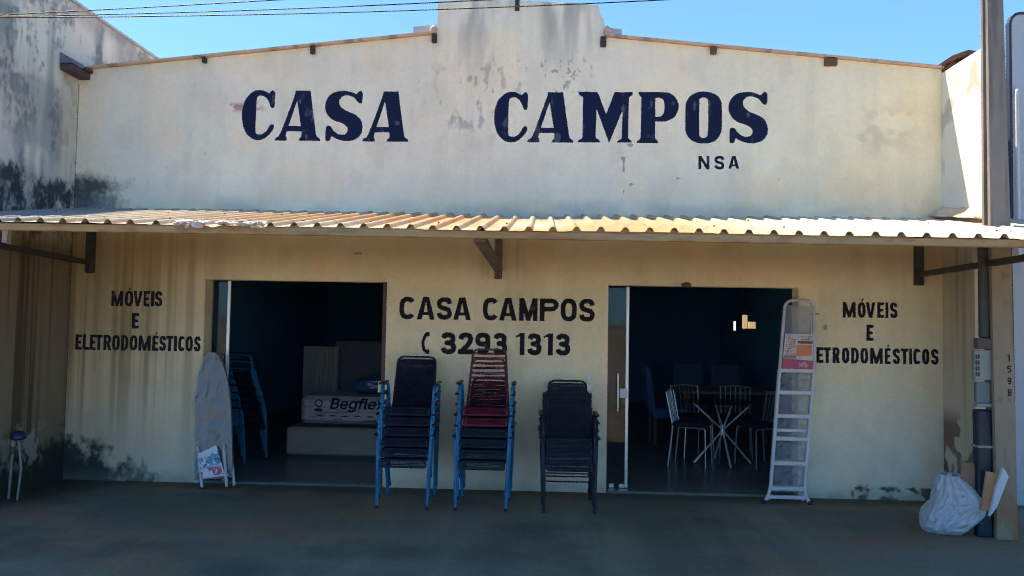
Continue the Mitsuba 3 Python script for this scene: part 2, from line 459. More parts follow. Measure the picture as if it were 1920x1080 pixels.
mat('m_blue_tube', paint((0.010, 0.155, 0.32), (0.007, 0.105, 0.23)), rough=0.4, spec=0.4)
mat('m_black_tube', paint((0.010, 0.020, 0.032), (0.007, 0.013, 0.022)), rough=0.5, spec=0.3)
mat('m_black_plastic', color=(0.014, 0.016, 0.02), rough=0.4)
mat('m_navy_cord', paint((0.010, 0.016, 0.036), (0.007, 0.011, 0.024)), rough=0.4)
mat('m_red_cord', paint((0.12, 0.010, 0.025), (0.08, 0.007, 0.018)), rough=0.38)
mat('m_green_cord', paint((0.006, 0.026, 0.034), (0.004, 0.017, 0.024)), rough=0.4)
mat('m_black_cord', paint((0.013, 0.024, 0.040), (0.009, 0.016, 0.028)), rough=0.42)
mat('m_white_tag', color=(0.62, 0.66, 0.72), rough=0.6)
mat('m_rubber', color=(0.02, 0.02, 0.022), rough=0.7)
mat('m_dark_fabric', color=(0.014, 0.024, 0.04), rough=0.9, sheen=0.3)
mat('m_dark_wood', color=(0.14, 0.08, 0.055), rough=0.5)
mat('m_table_edge', color=(0.20, 0.20, 0.16), rough=0.8, spec=0.1)
scene['m_glass_top'] = {'type': 'thindielectric', 'int_ior': 1.5, 'specular_reflectance': {'type': 'rgb', 'value': [0.25, 0.3, 0.3]}}
mat('m_wire', color=(0.012, 0.014, 0.018), rough=0.6)


# ------------------------------------------------------------------ ground
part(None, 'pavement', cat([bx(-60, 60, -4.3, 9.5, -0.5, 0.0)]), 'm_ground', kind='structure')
labels['pavement'].update(label='dark stained concrete pavement in the shade in front of the shop', category='pavement')
part(None, 'road', bx(-400, 400, -400, 400, -0.6, -0.14), 'm_road', kind='structure')
labels['road'].update(label='unseen road beyond the pavement, warm tone chosen to bounce light under the awning', category='road')
part(None, 'floor', bx(-4.6, 3.75, 0.005, 9.0, -0.1, 0.018), 'm_floor', kind='structure')
labels['floor'].update(label='grey tiled shop floor seen through the two doorways', category='floor')

# ------------------------------------------------------------------ the shop building
B = thing('shop_building', 'cream furniture shop with a low gable, big navy lettering and two wide dark doorways', 'shop')
zl = lambda x: 4.582 + (x + 1.135) * 0.1065
zr = lambda x: 4.561 - (x - 0.599) * 0.093
outer = [(-4.83, -0.3), (3.94, -0.3), (3.94, zr(3.94)), (0.595, zr(0.595)), (0.592, 4.70), (0.575, 4.755), (0.548, 4.80), (0.530, 4.885), (0.30, 4.915), (-0.30, 4.94), (-0.80, 4.945), (-1.108, 4.932), (-1.112, zl(-1.112)), (-4.83, zl(-4.83))]
doorL = sbox(-3.417, 0.0, -1.561, 2.05)
doorR = sbox(0.661, 0.0, 2.531, 2.055)
wall = Polygon(outer).difference(doorL).difference(doorR)
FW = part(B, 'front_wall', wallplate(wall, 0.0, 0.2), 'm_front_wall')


# lettering ------------------------------------------------------------
def smooth_ring(P, k=6):
    """closed Catmull-Rom through P; a point given twice stays a corner"""
    out, n = [], len(P)
    for i in range(n):
        p0, p1, p2, p3 = (np.array(P[(i + d) % n], float) for d in (-1, 0, 1, 2))
        if np.allclose(p1, p2):
            continue
        for s in np.linspace(0, 1, k, endpoint=False):
            out.append(0.5 * (2 * p1 + (p2 - p0) * s + (2 * p0 - 5 * p1 + 4 * p2 - p3) * s * s + (3 * p1 - p0 - 3 * p2 + p3) * s ** 3))
    return Polygon(out).buffer(0)


S_C = [(410, 130), (415, 150), (412, 265), (400, 293), (380, 293), (365, 262), (345, 215), (310, 175), (265, 163), (232, 178), (224, 215), (224, 230), (221, 400), (222, 540), (235, 572), (265, 578), (300, 570), (340, 535), (365, 490), (385, 470), (410, 478), (412, 505), (382, 560), (340, 605), (300, 630), (245, 640), (180, 617), (125, 562), (92, 485), (78, 380), (85, 285), (110, 205), (160, 142), (215, 110), (270, 105), (318, 120), (350, 140), (366, 122), (390, 106)]
S_S = [(1335, 122), (1345, 150), (1340, 232), (1322, 246), (1298, 236), (1270, 200), (1232, 174), (1180, 160), (1130, 175), (1102, 215), (1108, 265), (1150, 310), (1215, 342), (1285, 375), (1330, 425), (1350, 495), (1338, 565), (1295, 620), (1225, 647), (1150, 645), (1080, 625), (1030, 600), (1015, 640), (988, 650), (968, 630), (970, 515), (985, 490), (1018, 495), (1050, 540), (1090, 570), (1140, 582), (1180, 568), (1197, 530), (1182, 490), (1130, 457), (1055, 432), (998, 390), (963, 330), (956, 270), (975, 200), (1022, 145), (1090, 119), (1170, 115), (1238, 130), (1275, 148), (1300, 122), (1322, 114)]
S_A = ([(640, 110), (790, 110), (858, 575), (868, 600), (898, 620), (905, 645), (680, 645), (690, 618), (710, 600), (708, 545), (556, 545), (545, 592), (560, 622), (556, 645), (432, 645), (440, 620), (478, 598), (520, 490), (630, 160)], [[(655, 215), (572, 490), (702, 490)]])
S_M = ([(1155, 148), (1385, 148), (1400, 175), (1497, 425), (1595, 160), (1600, 148), (1825, 148), (1820, 182), (1776, 212), (1770, 722), (1815, 760), (1815, 778), (1635, 778), (1642, 758), (1692, 728), (1700, 370), (1545, 770), (1535, 778), (1378, 350), (1372, 715), (1428, 762), (1430, 778), (1150, 778), (1158, 758), (1210, 725), (1212, 215), (1165, 182)], [])
P_OUT = [(100, 135), (100, 135), (380, 135), (460, 150), (522, 203), (552, 285), (542, 352), (500, 420), (430, 458), (370, 468), (290, 466), (290, 466), (290, 660), (290, 660), (325, 698), (325, 698), (322, 713), (322, 713), (85, 713), (85, 713), (92, 692), (92, 692), (130, 662), (130, 662), (135, 195), (135, 195), (104, 162), (104, 162)]
P_IN = [(290, 200), (290, 200), (345, 200), (380, 222), (392, 272), (390, 345), (372, 392), (338, 412), (290, 415), (290, 415)]
O_OUT = [(835, 130), (920, 141), (990, 178), (1030, 238), (1040, 310), (1040, 545), (1025, 610), (980, 674), (905, 710), (835, 716), (765, 709), (690, 674), (642, 610), (630, 545), (630, 310), (643, 236), (690, 175), (755, 140)]
O_IN = [(832, 195), (868, 207), (885, 255), (885, 590), (868, 640), (832, 656), (800, 640), (785, 590), (785, 255), (798, 207)]


def serif(ch):
    if ch == 'C':
        return smooth_ring(S_C)
    if ch == 'S':
        return smooth_ring(S_S)
    if ch == 'A':
        return Polygon(*S_A).buffer(-4).buffer(8).buffer(-4)
    if ch == 'M':
        return Polygon(S_M[0]).buffer(-4).buffer(8).buffer(-4)
    if ch == 'P':
        return smooth_ring(P_OUT).difference(smooth_ring(P_IN))
    return smooth_ring(O_OUT).difference(smooth_ring(O_IN))


def fit(poly, x0, x1, z0, z1, flip=True):
    a, b, c, d = poly.bounds
    sx, sz = (x1 - x0) / (c - a), (z1 - z0) / (d - b)
    if flip:
        return affinity.affine_transform(poly, [sx, 0, 0, -sz, x0 - a * sx, z1 + b * sz])
    return affinity.affine_transform(poly, [sx, 0, 0, sz, x0 - a * sx, z0 - b * sz])


def brush(poly, amp=0.0022, seed=0):
    """hand-painted edge"""
    def ring(r):
        n = max(24, int(r.length / 0.012))
        q = np.array([r.interpolate(t, normalized=True).coords[0] for t in np.linspace(0, 1, n, endpoint=False)] + [c for c in r.coords[:-1]])
        t = np.array([r.project(Point(*c)) for c in q])
        q = q[np.argsort(t)]
        d = np.stack([meshkit.fbm(np.stack([q[:, 0] * 30, q[:, 1] * 30, 0 * q[:, 0] + k * 9 + seed], 1)) - 0.5 for k in (0, 1)], 1)
        return q + d * 2 * amp
    gs = [Polygon(ring(g.exterior), [ring(h) for h in g.interiors]).buffer(0) for g in getattr(poly, 'geoms', [poly])]
    return unary_union(gs)


BIG = [('C', -3.099, -2.762, 3.479, 3.999), ('A', -2.753, -2.284, 3.478, 3.996), ('S', -2.242, -1.852, 3.477, 3.995), ('A', -1.848, -1.381, 3.476, 3.992),
       ('C', -0.512, -0.173, 3.478, 3.997), ('A', -0.175, 0.293, 3.483, 3.995), ('M', 0.335, 0.883, 3.488, 4.0), ('P', 0.925, 1.342, 3.485, 4.003), ('O', 1.409, 1.773, 3.486, 4.011), ('S', 1.837, 2.228, 3.49, 4.011)]
for i, (ch, *b) in enumerate(BIG):
    part(FW, 'painted_letter', wallplate(brush(fit(serif(ch), *b), 0.003, i), -0.003, 0.004), 'm_navy')


def spl(pts, k=8):
    P = [np.array(p, float) for p in pts]
    out = []
    for i in range(len(P) - 1):
        p0, p1, p2, p3 = P[max(i - 1, 0)], P[i], P[i + 1], P[min(i + 2, len(P) - 1)]
        for s in np.linspace(0, 1, k, endpoint=False):
            out.append(0.5 * (2 * p1 + (p2 - p0) * s + (2 * p0 - 5 * p1 + 4 * p2 - p3) * s * s + (3 * p1 - p0 - 3 * p2 + p3) * s ** 3))
    return out + [P[-1]]


def sans(ch, w, h, t):
    """one block capital or figure, w x h, stroke t"""
    a, b = (w - t) / 2, (h - t) / 2
    cx, cz = w / 2, h / 2
    ln = lambda pts, tt=t: LineString(pts).buffer(tt / 2, cap_style=2, join_style=2)
    cv = lambda pts: LineString([(t / 2 + x * (w - t), t / 2 + z * (h - t)) for x, z in spl(pts)]).buffer(t / 2, cap_style=2)

    def arc(d0, d1, n=2.7):
        an = np.radians(np.linspace(d0, d1, 40))
        f = lambda v, k: np.sign(v) * np.abs(v) ** (2 / n) * k
        return LineString([(cx + f(np.cos(q), a), cz + f(np.sin(q), b)) for q in an]).buffer(t / 2, cap_style=2)

    if ch == 'Ó' or ch == 'É':
        acc = Polygon([(cx - 0.1 * w, h * 1.06), (cx + 0.06 * w, h * 1.22), (cx + 0.30 * w, h * 1.22), (cx + 0.06 * w, h * 1.06)])
        return unary_union([sans('O' if ch == 'Ó' else 'E', w, h, t), acc])
    if ch == 'C':
        return arc(38, 322)
    if ch == '(':
        g = LineString([(w * 0.95, h * 0.93), (w * 0.55, h * 0.88), (t * 0.5, h * 0.55), (w * 0.38, h * 0.18), (w * 0.95, h * 0.05)]).buffer(t * 0.36, join_style=1)
        return unary_union([g, sbox(w * 0.55, h * 0.80, w, h), sbox(w * 0.55, 0, w, h * 0.2)]).intersection(sbox(0, 0, w, h)).buffer(-0.006).buffer(0.006)
    if ch == 'O':
        return unary_union([arc(0, 180), arc(180, 360), arc(350, 370)])
    if ch == 'S':
        return cv([(0.97, 0.76), (0.86, 0.95), (0.5, 1.0), (0.14, 0.94), (0.02, 0.75), (0.16, 0.58), (0.5, 0.5), (0.84, 0.42), (0.98, 0.24), (0.86, 0.05), (0.5, 0.0), (0.12, 0.06), (0.03, 0.25)])
    if ch == '3':
        return cv([(0.02, 0.80), (0.16, 0.96), (0.5, 1.0), (0.84, 0.93), (0.92, 0.75), (0.8, 0.57), (0.42, 0.52), (0.42, 0.52), (0.82, 0.46), (1.0, 0.26), (0.86, 0.05), (0.5, 0.0), (0.14, 0.05), (0.0, 0.22)])
    if ch == '2':
        return unary_union([cv([(0.02, 0.74), (0.12, 0.94), (0.5, 1.0), (0.88, 0.93), (0.97, 0.72), (0.8, 0.48), (0.1, 0.02)]), sbox(0, 0, w, t)])
    if ch == '9':
        o = affinity.scale(sans('O', w, h * 0.64, t), 1, 1).buffer(0)
        return unary_union([affinity.translate(o, 0, h * 0.36), cv([(1.0, 0.7), (0.98, 0.35), (0.8, 0.06), (0.45, 0.0), (0.08, 0.12)])])
    if ch == '8':
        return unary_union([affinity.translate(sans('O', w, h * 0.54, t), 0, h * 0.46), sans('O', w, h * 0.54, t)])
    if ch == '5':
        return unary_union([sbox(0, h - t, w, h), sbox(0, h * 0.5, t, h), cv([(0.0, 0.56), (0.5, 0.64), (0.97, 0.45), (0.95, 0.15), (0.5, 0.0), (0.02, 0.12)])])
    if ch == '1':
        return Polygon([(w - t * 1.15, 0), (w, 0), (w, h), (w - t, h), (0, h * 0.86), (0, h * 0.80), (w - t * 1.15, h * 0.84)])
    if ch == 'A':
        o = Polygon([(0, 0), (cx - t * 0.62, h), (cx + t * 0.62, h), (w, 0), (w - t * 1.08, 0), (w - t * 1.08 - 0.19 * (cx - t), h * 0.2), (t * 1.08 + 0.19 * (cx - t), h * 0.2), (t * 1.08, 0)])
        z1 = h * 0.2 + t * 0.62
        s = (cx - t * 0.62) / h
        return o.difference(Polygon([(s * z1 + t * 1.08, z1), (w - s * z1 - t * 1.08, z1), (cx, h * 0.80)]))
    if ch == 'M':
        return unary_union([sbox(0, 0, t, h), sbox(w - t, 0, w, h), Polygon([(0, h), (t * 1.05, h), (cx, h * 0.38), (w - t * 1.05, h), (w, h), (cx + t * 0.42, 0), (cx - t * 0.42, 0)])])
    if ch == 'N':
        return unary_union([sbox(0, 0, t, h), sbox(w - t, 0, w, h), Polygon([(0, h), (t * 1.1, h), (w, 0), (w - t * 1.1, 0)])])
    if ch == 'V':
        return Polygon([(0, h), (t * 1.1, h), (cx, h * 0.3), (w - t * 1.1, h), (w, h), (cx + t * 0.55, 0), (cx - t * 0.55, 0)])
    if ch == 'I':
        return sbox(0, 0, w, h)
    if ch == 'L':
        return unary_union([sbox(0, 0, t, h), sbox(0, 0, w, t)])
    if ch == 'T':
        return unary_union([sbox(cx - t / 2, 0, cx + t / 2, h), sbox(0, h - t, w, h)])
    if ch == 'E':
        return unary_union([sbox(0, 0, t, h), sbox(0, 0, w, t), sbox(0, h - t, w, h), sbox(0, cz - t * 0.45, w * 0.9, cz + t * 0.45)])
    if ch == 'P':
        z0 = h * 0.42
        o = unary_union([sbox(0, z0, w * 0.55, h), affinity.scale(Point(w * 0.55, (h + z0) / 2).buffer(1, 24), w * 0.45, (h - z0) / 2)])
        i = unary_union([sbox(t, z0 + t, w * 0.52, h - t), affinity.scale(Point(w * 0.52, (h + z0) / 2).buffer(1, 24), w * 0.48 - t, (h - z0) / 2 - t)])
        return unary_union([o.difference(i), sbox(0, 0, t, h)])
    if ch == 'R':
        return unary_union([sans('P', w * 0.96, h, t), Polygon([(w * 0.38, h * 0.46), (w * 0.38 + t, h * 0.46), (w, 0), (w - t * 1.1, 0)])])
    if ch == 'D':
        o = unary_union([sbox(0, 0, w * 0.5, h), affinity.scale(Point(w * 0.5, cz).buffer(1, 24), w * 0.5, cz)])
        i = unary_union([sbox(t, t, w * 0.5, h - t), affinity.scale(Point(w * 0.5, cz).buffer(1, 24), w * 0.5 - t, cz - t)])
        return o.difference(i)


def words(rows, t, name='painted_word', m='m_black_paint', seed=0):
    ps = []
    for ch, x0, x1, z0, z1 in rows:
        ps.append(affinity.translate(sans(ch, x1 - x0, z1 - z0, min(t, (x1 - x0) * 0.46) if ch != 'I' else t), x0, z0))
    part(FW, name, cat([wallplate(brush(p, 0.0012, seed + i), -0.003, 0.004) for i, p in enumerate(ps)]), m)


SIGN = [('C', -1.431, -1.268, 1.677, 1.903), ('A', -1.254, -1.073, 1.678, 1.904), ('S', -1.055, -0.898, 1.679, 1.905), ('A', -0.887, -0.709, 1.68, 1.906), ('C', -0.589, -0.429, 1.681, 1.907), ('A', -0.426, -0.249, 1.681, 1.908), ('M', -0.226, -0.042, 1.682, 1.909), ('P', -0.019, 0.168, 1.683, 1.909), ('O', 0.189, 0.349, 1.684, 1.911), ('S', 0.37, 0.53, 1.685, 1.911)]
PHONE = [('(', -1.208, -1.12, 1.335, 1.553), ('3', -1.008, -0.851, 1.336, 1.554), ('2', -0.831, -0.68, 1.337, 1.555), ('9', -0.659, -0.509, 1.338, 1.556), ('3', -0.482, -0.338, 1.339, 1.557), ('1', -0.255, -0.167, 1.34, 1.559), ('3', -0.141, 0.003, 1.341, 1.559), ('1', 0.024, 0.116, 1.342, 1.561), ('3', 0.141, 0.289, 1.343, 1.561)]
for i, g in enumerate(SIGN):
    words([g], 0.047, 'painted_letter', seed=i)
for i, g in enumerate(PHONE):
    words([g], 0.050, 'painted_letter', seed=20 + i)
XL = {'M1': [-4.386, -4.267, -4.246, -4.162, -4.161, -4.065, -4.052, -3.989, -3.976, -3.941, -3.935, -3.858],
      'L1': [-4.742, -4.677, -4.665, -4.596, -4.591, -4.532, -4.535, -4.463, -4.45, -4.37, -4.361, -4.282, -4.268, -4.193, -4.178, -4.1, -4.087, -3.962, -3.946, -3.883, -3.874, -3.803, -3.802, -3.731, -3.721, -3.691, -3.678, -3.607, -3.602, -3.527, -3.514, -3.447],
      'M2': [2.963, 3.088, 3.11, 3.183, 3.186, 3.279, 3.298, 3.361, 3.377, 3.404, 3.42, 3.493],
      'L2': [2.579, 2.638, 2.646, 2.703, 2.708, 2.775, 2.779, 2.845, 2.865, 2.935, 2.955, 3.025, 3.044, 3.118, 3.134, 3.208, 3.228, 3.348, 3.369, 3.425, 3.445, 3.515, 3.522, 3.596, 3.604, 3.631, 3.643, 3.716, 3.729, 3.797, 3.814, 3.886]}
row = lambda txt, xs, z0, z1: [(c, xs[2 * i], xs[2 * i + 1], z0 + 0.004 * i / len(txt), z1 + 0.003 * i / len(txt)) for i, c in enumerate(txt)]
for i, (txt, k, z0, z1) in enumerate((('MÓVEIS', 'M1', 1.761, 1.917), ('ELETRODOMÉSTICOS', 'L1', 1.311, 1.465), ('MÓVEIS', 'M2', 1.768, 1.921), ('ELETRODOMÉSTICOS', 'L2', 1.318, 1.472))):
    words(row(txt, XL[k], z0, z1), 0.0285, seed=40 + 20 * i)
words([('E', -4.165, -4.093, 1.536, 1.693)], 0.031, seed=3)
words([('E', 3.193, 3.259, 1.544, 1.701)], 0.031, seed=4)
words([('N', 1.543, 1.651, 3.227, 3.359), ('S', 1.700, 1.801, 3.227, 3.361), ('A', 1.840, 1.946, 3.235, 3.362)], 0.027, m='m_navy', seed=5)

# door sills, reveals and the rooms behind
part(B, 'door_sill', bx(-3.415, -1.563, -0.012, 0.205, -0.02, 0.026, 0.004), 'm_floor')
part(B, 'door_sill', bx(0.663, 2.529, -0.012, 0.205, -0.02, 0.026, 0.004), 'm_floor')
part(B, 'inner_walls', cat([bx(-4.8, 3.95, 9.0, 9.2, 0, 3.4), bx(-4.8, -4.6, 0.2, 9.0, 0, 3.4), bx(3.75, 3.95, 0.2, 9.0, 0, 3.4)]), 'm_interior')
part(B, 'ceiling', bx(-4.8, 3.95, 0.2, 9.2, 3.0, 3.1), 'm_interior')
part(B, 'inner_partition', bx(-0.9, -0.75, 2.2, 9.0, 0.0, 3.0), 'm_interior')


# roof: two sheet slopes, their purlin ends showing under the verge, and the raised ridge vent behind the parapet
def slab(pts, y0, y1):
    return wallplate(Polygon(pts), y0, y1)


RF = part(B, 'roof', cat([slab([(-4.74, zl(-4.74) + 0.004), (-1.115, zl(-1.115) + 0.004), (-1.115, zl(-1.115) + 0.022), (-4.74, zl(-4.74) + 0.022)], -0.055, 0.25),
                          slab([(0.598, zr(0.598) + 0.004), (3.97, zr(3.97) + 0.004), (3.97, zr(3.97) + 0.022), (0.598, zr(0.598) + 0.022)], -0.055, 0.25),
                          slab([(-4.74, zl(-4.74) + 0.003), (-0.27, zl(-0.27) + 0.003), (3.97, zr(3.97) + 0.003), (3.97, zr(3.97) + 0.033), (-0.27, zl(-0.27) + 0.033), (-4.74, zl(-4.74) + 0.033)], 0.251, 9.2)]), 'm_roof')
part(RF, 'ridge_vent', slab([(-1.40, 4.692), (-0.27, 4.80), (0.79, 4.672), (0.79, 4.742), (-0.27, 4.87), (-1.40, 4.762)], 0.26, 8.8), 'm_roof_grey')
for x, w, h, m in ((-3.50, 0.04, 0.055, 'm_dark_stub'), (-2.38, 0.045, 0.075, 'm_dark_stub'), (-1.135, 0.05, 0.085, 'm_dark_stub'), (0.578, 0.06, 0.10, 'm_dark_stub'), (1.68, 0.06, 0.07, 'm_rust_wood'), (2.84, 0.12, 0.075, 'm_rust_wood')):
    z = (zl(x) if x < 0 else zr(x)) - 0.004
    part(RF, 'purlin_end', bx(x - w / 2, x + w / 2, -0.045, 0.05, z - h, z, 0.004), m)
part(FW, 'steel_stub', bx(-0.32, -0.275, -0.02, 0.05, 4.83, 4.95, 0.003), 'm_dark_stub')
for x, s in ((-1.145, 1), (0.615, -1)):
    part(RF, 'clay_cap', xform(trimesh.creation.icosphere(subdivisions=2, radius=0.05), np.diag([0.8, 1.2, 1.0, 1]) + np.array([[0, 0, 0, x], [0, 0, 0, 0.0], [0, 0, 0, 4.625], [0, 0, 0, 0]])), 'm_roof', smooth=True)
EV = part(B, 'eave_beam', cat([bx(-4.815, -4.70, -0.34, -0.001, 4.09, 4.155, 0.006), bx(-4.815, -4.67, -0.12, -0.001, 4.157, 4.19, 0.004)]), 'm_eave_wood')
mat('m_eave_wood', lambda p, n, uv: mix((0.045, 0.03, 0.03), (0.085, 0.055, 0.05), fbm(p.x * 12, p.y * 12, p.z * 30)), rough=0.8)
part(EV, 'eave_sheet', slab([(-4.818, 4.158), (-4.70, 4.165), (-4.70, 4.205), (-4.818, 4.27)], -0.345, -0.13), 'm_eave_sheet')
mat('m_eave_sheet', lambda p, n, uv: mix((0.05, 0.085, 0.12), (0.16, 0.20, 0.23), fbm(p.x * 10, p.y * 10, p.z * 12)), rough=0.8, two=True)
part(RF, 'verge_tile', cat([slab([(3.92, 4.262), (4.05, 4.315), (4.16, 4.30), (4.16, 4.335), (4.05, 4.352), (3.90, 4.295)], -0.28, 0.35), slab([(3.935, 4.225), (4.11, 4.225), (4.11, 4.262), (3.94, 4.262)], -0.2, 0.3)]), 'm_rust_wood')
part(FW, 'mud_lump', xform(trimesh.creation.icosphere(subdivisions=2, radius=0.05), np.array([[1.0, 0, 0, 1.43], [0, 0.5, 0, -0.008], [0, 0, 0.55, 2.065], [0, 0, 0, 1]])), 'm_rust_wood', smooth=True)
# right side wall of the plot
part(B, 'side_wall', cat([bx(3.93, 4.16, -0.58, -0.001, -0.3, 2.45), bx(3.931, 4.03, -0.84, -0.001, 2.451, 4.21)]), 'm_side_wall')


# glass doors ----------------------------------------------------------
def glass_door(name, label, x0, x1, y, barx, handle):
    d = thing(name, label, 'glass door')
    part(d, 'pane', bx(x0, x1, y, y + 0.004, 0.055, 2.03), 'm_pane_solid')
    part(d, 'edge_profile', bx(barx - 0.016, barx + 0.016, y - 0.012, y + 0.016, 0.03, 2.045, 0.003), 'm_aluminium')
    if handle:
        lk = part(d, 'lock', cat([bx(barx - 0.075, barx + 0.004, y - 0.03, y - 0.004, 0.925, 1.02, 0.004)]), 'm_white_metal')
        part(d, 'pull_handle', cat([tube([(barx - 0.095, y - 0.05, 0.79), (barx - 0.095, y - 0.05, 1.17)], 0.009), tube([(barx - 0.095, y - 0.05, 0.86), (barx - 0.095, y, 0.86)], 0.007), tube([(barx - 0.095, y - 0.05, 1.1), (barx - 0.095, y, 1.1)], 0.007)]), 'm_aluminium', smooth=40)
        for xx in (x0 + 0.03, barx - 0.07):
            part(d, 'hinge_fitting', bx(xx, xx + 0.05, y - 0.015, y + 0.02, 0.03, 0.07, 0.003), 'm_aluminium')
    return d


scene['m_pane_solid'] = {'type': 'dielectric', 'int_ior': 1.5, 'specular_reflectance': {'type': 'rgb', 'value': [0.45, 0.5, 0.5]}}
glass_door('glass_door', 'narrow edge of a sliding glass door at the left side of the left doorway', -3.412, -3.235, 0.17, -3.235, False)
glass_door('glass_door', 'clear glass door leaf with steel handle and white lock at left of the right doorway', 0.668, 0.872, 0.13, 0.868, True)
DJ = thing('door_frame', 'dark brown upright door frame with a small pale lock at right of the left doorway', 'door frame')
part(DJ, 'upright', bx(-1.618, -1.563, 0.08, 0.13, 0.026, 2.048, 0.004), 'm_brown_frame')
part(DJ, 'lock', bx(-1.640, -1.585, 0.05, 0.082, 0.93, 1.045, 0.005), 'm_brass')

# ------------------------------------------------------------------ awning of ribbed sheets
A = thing('awning', 'long ribbed metal awning over the shopfront, dusty and sunlit, on steel brackets', 'awning')
FX0, FX1 = -4.8, 4.0


def front_y(x):
    return -2.39 - (x - FX0) * 0.026


def front_z(x):
    return 2.325 - (x - FX0) * 0.0066 + 0.002 * np.sin(x * 1.3)


def rear_z(x):
    return 2.738 - 0.010 * np.exp(-((x + 0.3) / 2.0) ** 2)


PITCH = 0.165
PROF = [(0.0, 0.0), (0.31, 0.0), (0.36, 0.012), (0.40, 0.024), (0.44, 0.029), (0.50, 0.030), (0.56, 0.029), (0.60, 0.024), (0.64, 0.012), (0.69, 0.0)]


def sheet(x0, ribs, dz, ext, skew, damage, seed):
    xs, hs = [], []
    for r in range(ribs):
        for u, h in PROF:
            xs.append(x0 + (r + u) * PITCH)
            hs.append(h)
    xs.append(x0 + ribs * PITCH + 0.02)
    hs.append(0.0)
    xs, hs = np.array(xs), np.array(hs)
    nv = 26
    V = []
    for j in range(nv):
        v = j / (nv - 1)
        fy = np.array([front_y(x) for x in xs]) - ext
        fz = np.array([front_z(x) for x in xs])
        y = 0.002 + (fy - 0.002) * v
        rz = np.array([rear_z(x) for x in xs])
        z = rz + (fz - rz) * (y / np.array([front_y(x) for x in xs])) + hs + dz
        z = z + 0.004 * (meshkit.fbm(np.stack([xs * 1.1, y * 1.3, 0 * xs + seed], 1)) - 0.5)
        x = xs + skew * v
        if damage and v > 0.8:
            q = (v - 0.8) / 0.2
            nz = meshkit.fbm(np.stack([xs * 8, 0 * xs + 3.0, 0 * xs + seed], 1))
            wx = np.exp(-(((xs + 2.30) / 0.27) ** 4))
            z = z - q ** 2 * np.maximum(0, nz - 0.45) * 0.28 * wx
            y = y + q * (nz - 0.5) * 0.14 * wx
        V.append(np.stack([x, y, z], 1))
    V = np.array(V)
    nx = len(xs)
    F = []
    for j in range(nv - 1):
        for i in range(nx - 1):
            a = j * nx + i
            F += [[a, a + nx, a + nx + 1], [a, a + nx + 1, a + 1]]
    return trimesh.Trimesh(V.reshape(-1, 3), np.array(F), process=False)


x = FX0
i = 0
while x < 4.3:
    dmg = -3.7 < x < -1.8
    ribs = 6 if x < 3.9 else 3
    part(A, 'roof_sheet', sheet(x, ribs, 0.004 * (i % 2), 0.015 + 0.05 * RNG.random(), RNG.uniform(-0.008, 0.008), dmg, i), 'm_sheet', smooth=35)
    x += ribs * PITCH
    i += 1
# torn flaps hanging over the beam at the damaged sheets
for q, (fx, w, h, tl) in enumerate(((-2.52, 0.17, 0.05, 0.4), (-2.40, 0.12, 0.065, -0.5), (-2.24, 0.10, 0.03, 0.6), (-2.10, 0.16, 0.055, 0.9), (-1.96, 0.10, 0.05, -0.4))):
    fy, fz = front_y(fx) - 0.05, front_z(fx) + 0.016

    def flap(u, v):
        jag = meshkit.fbm(np.stack([u * 5 + q * 7, 0 * u + 1.5, 0 * u + q], -1))
        cr = meshkit.fbm(np.stack([u * 4 + q, v * 3, 0 * u + 5 + q], -1)) - 0.5
        ln = h * (0.25 + 1.5 * np.maximum(0, jag - 0.2))
        return np.stack([fx + (u - 0.5) * w + tl * 0.06 * v + 0.03 * cr, fy - 0.07 * (1 - v) * v - 0.02 + 0.08 * cr, fz + 0.012 * np.sin(3 * u) - ln * v ** 1.5 + 0.02 * cr], -1)

    part(A, 'torn_flap', grid(flap, 14, 9), 'm_torn')
mat('m_torn', lambda p, n, uv: mix((0.45, 0.43, 0.40), (0.60, 0.58, 0.55), fbm(p.x * 20, p.y * 20, p.z * 20)), rough=0.5, two=True)
FB = part(A, 'front_beam', bar((FX0, front_y(FX0) + 0.01, front_z(FX0) - 0.033), (4.52, front_y(4.52) + 0.01, front_z(4.52) - 0.033), 0.05, 0.052, b=0.004), 'm_tan')
scr = []
for r in range(int((4.0 - FX0) / PITCH)):
    for v in (1.25, 2.25):
        if (r * 7 + int(v * 3)) % 3 == 0:
            xs = FX0 + (r + 0.5) * PITCH
            scr.append(bx(xs - 0.006, xs + 0.006, -v - 0.006, -v + 0.006, -0.004, 0.006, 0.002).apply_translation([0, 0, rear_z(xs) + (front_z(xs) - rear_z(xs)) * v / -front_y(xs) + 0.034]))
part(A, 'roof_screws', cat(scr), 'm_dark_stub', kind='stuff')
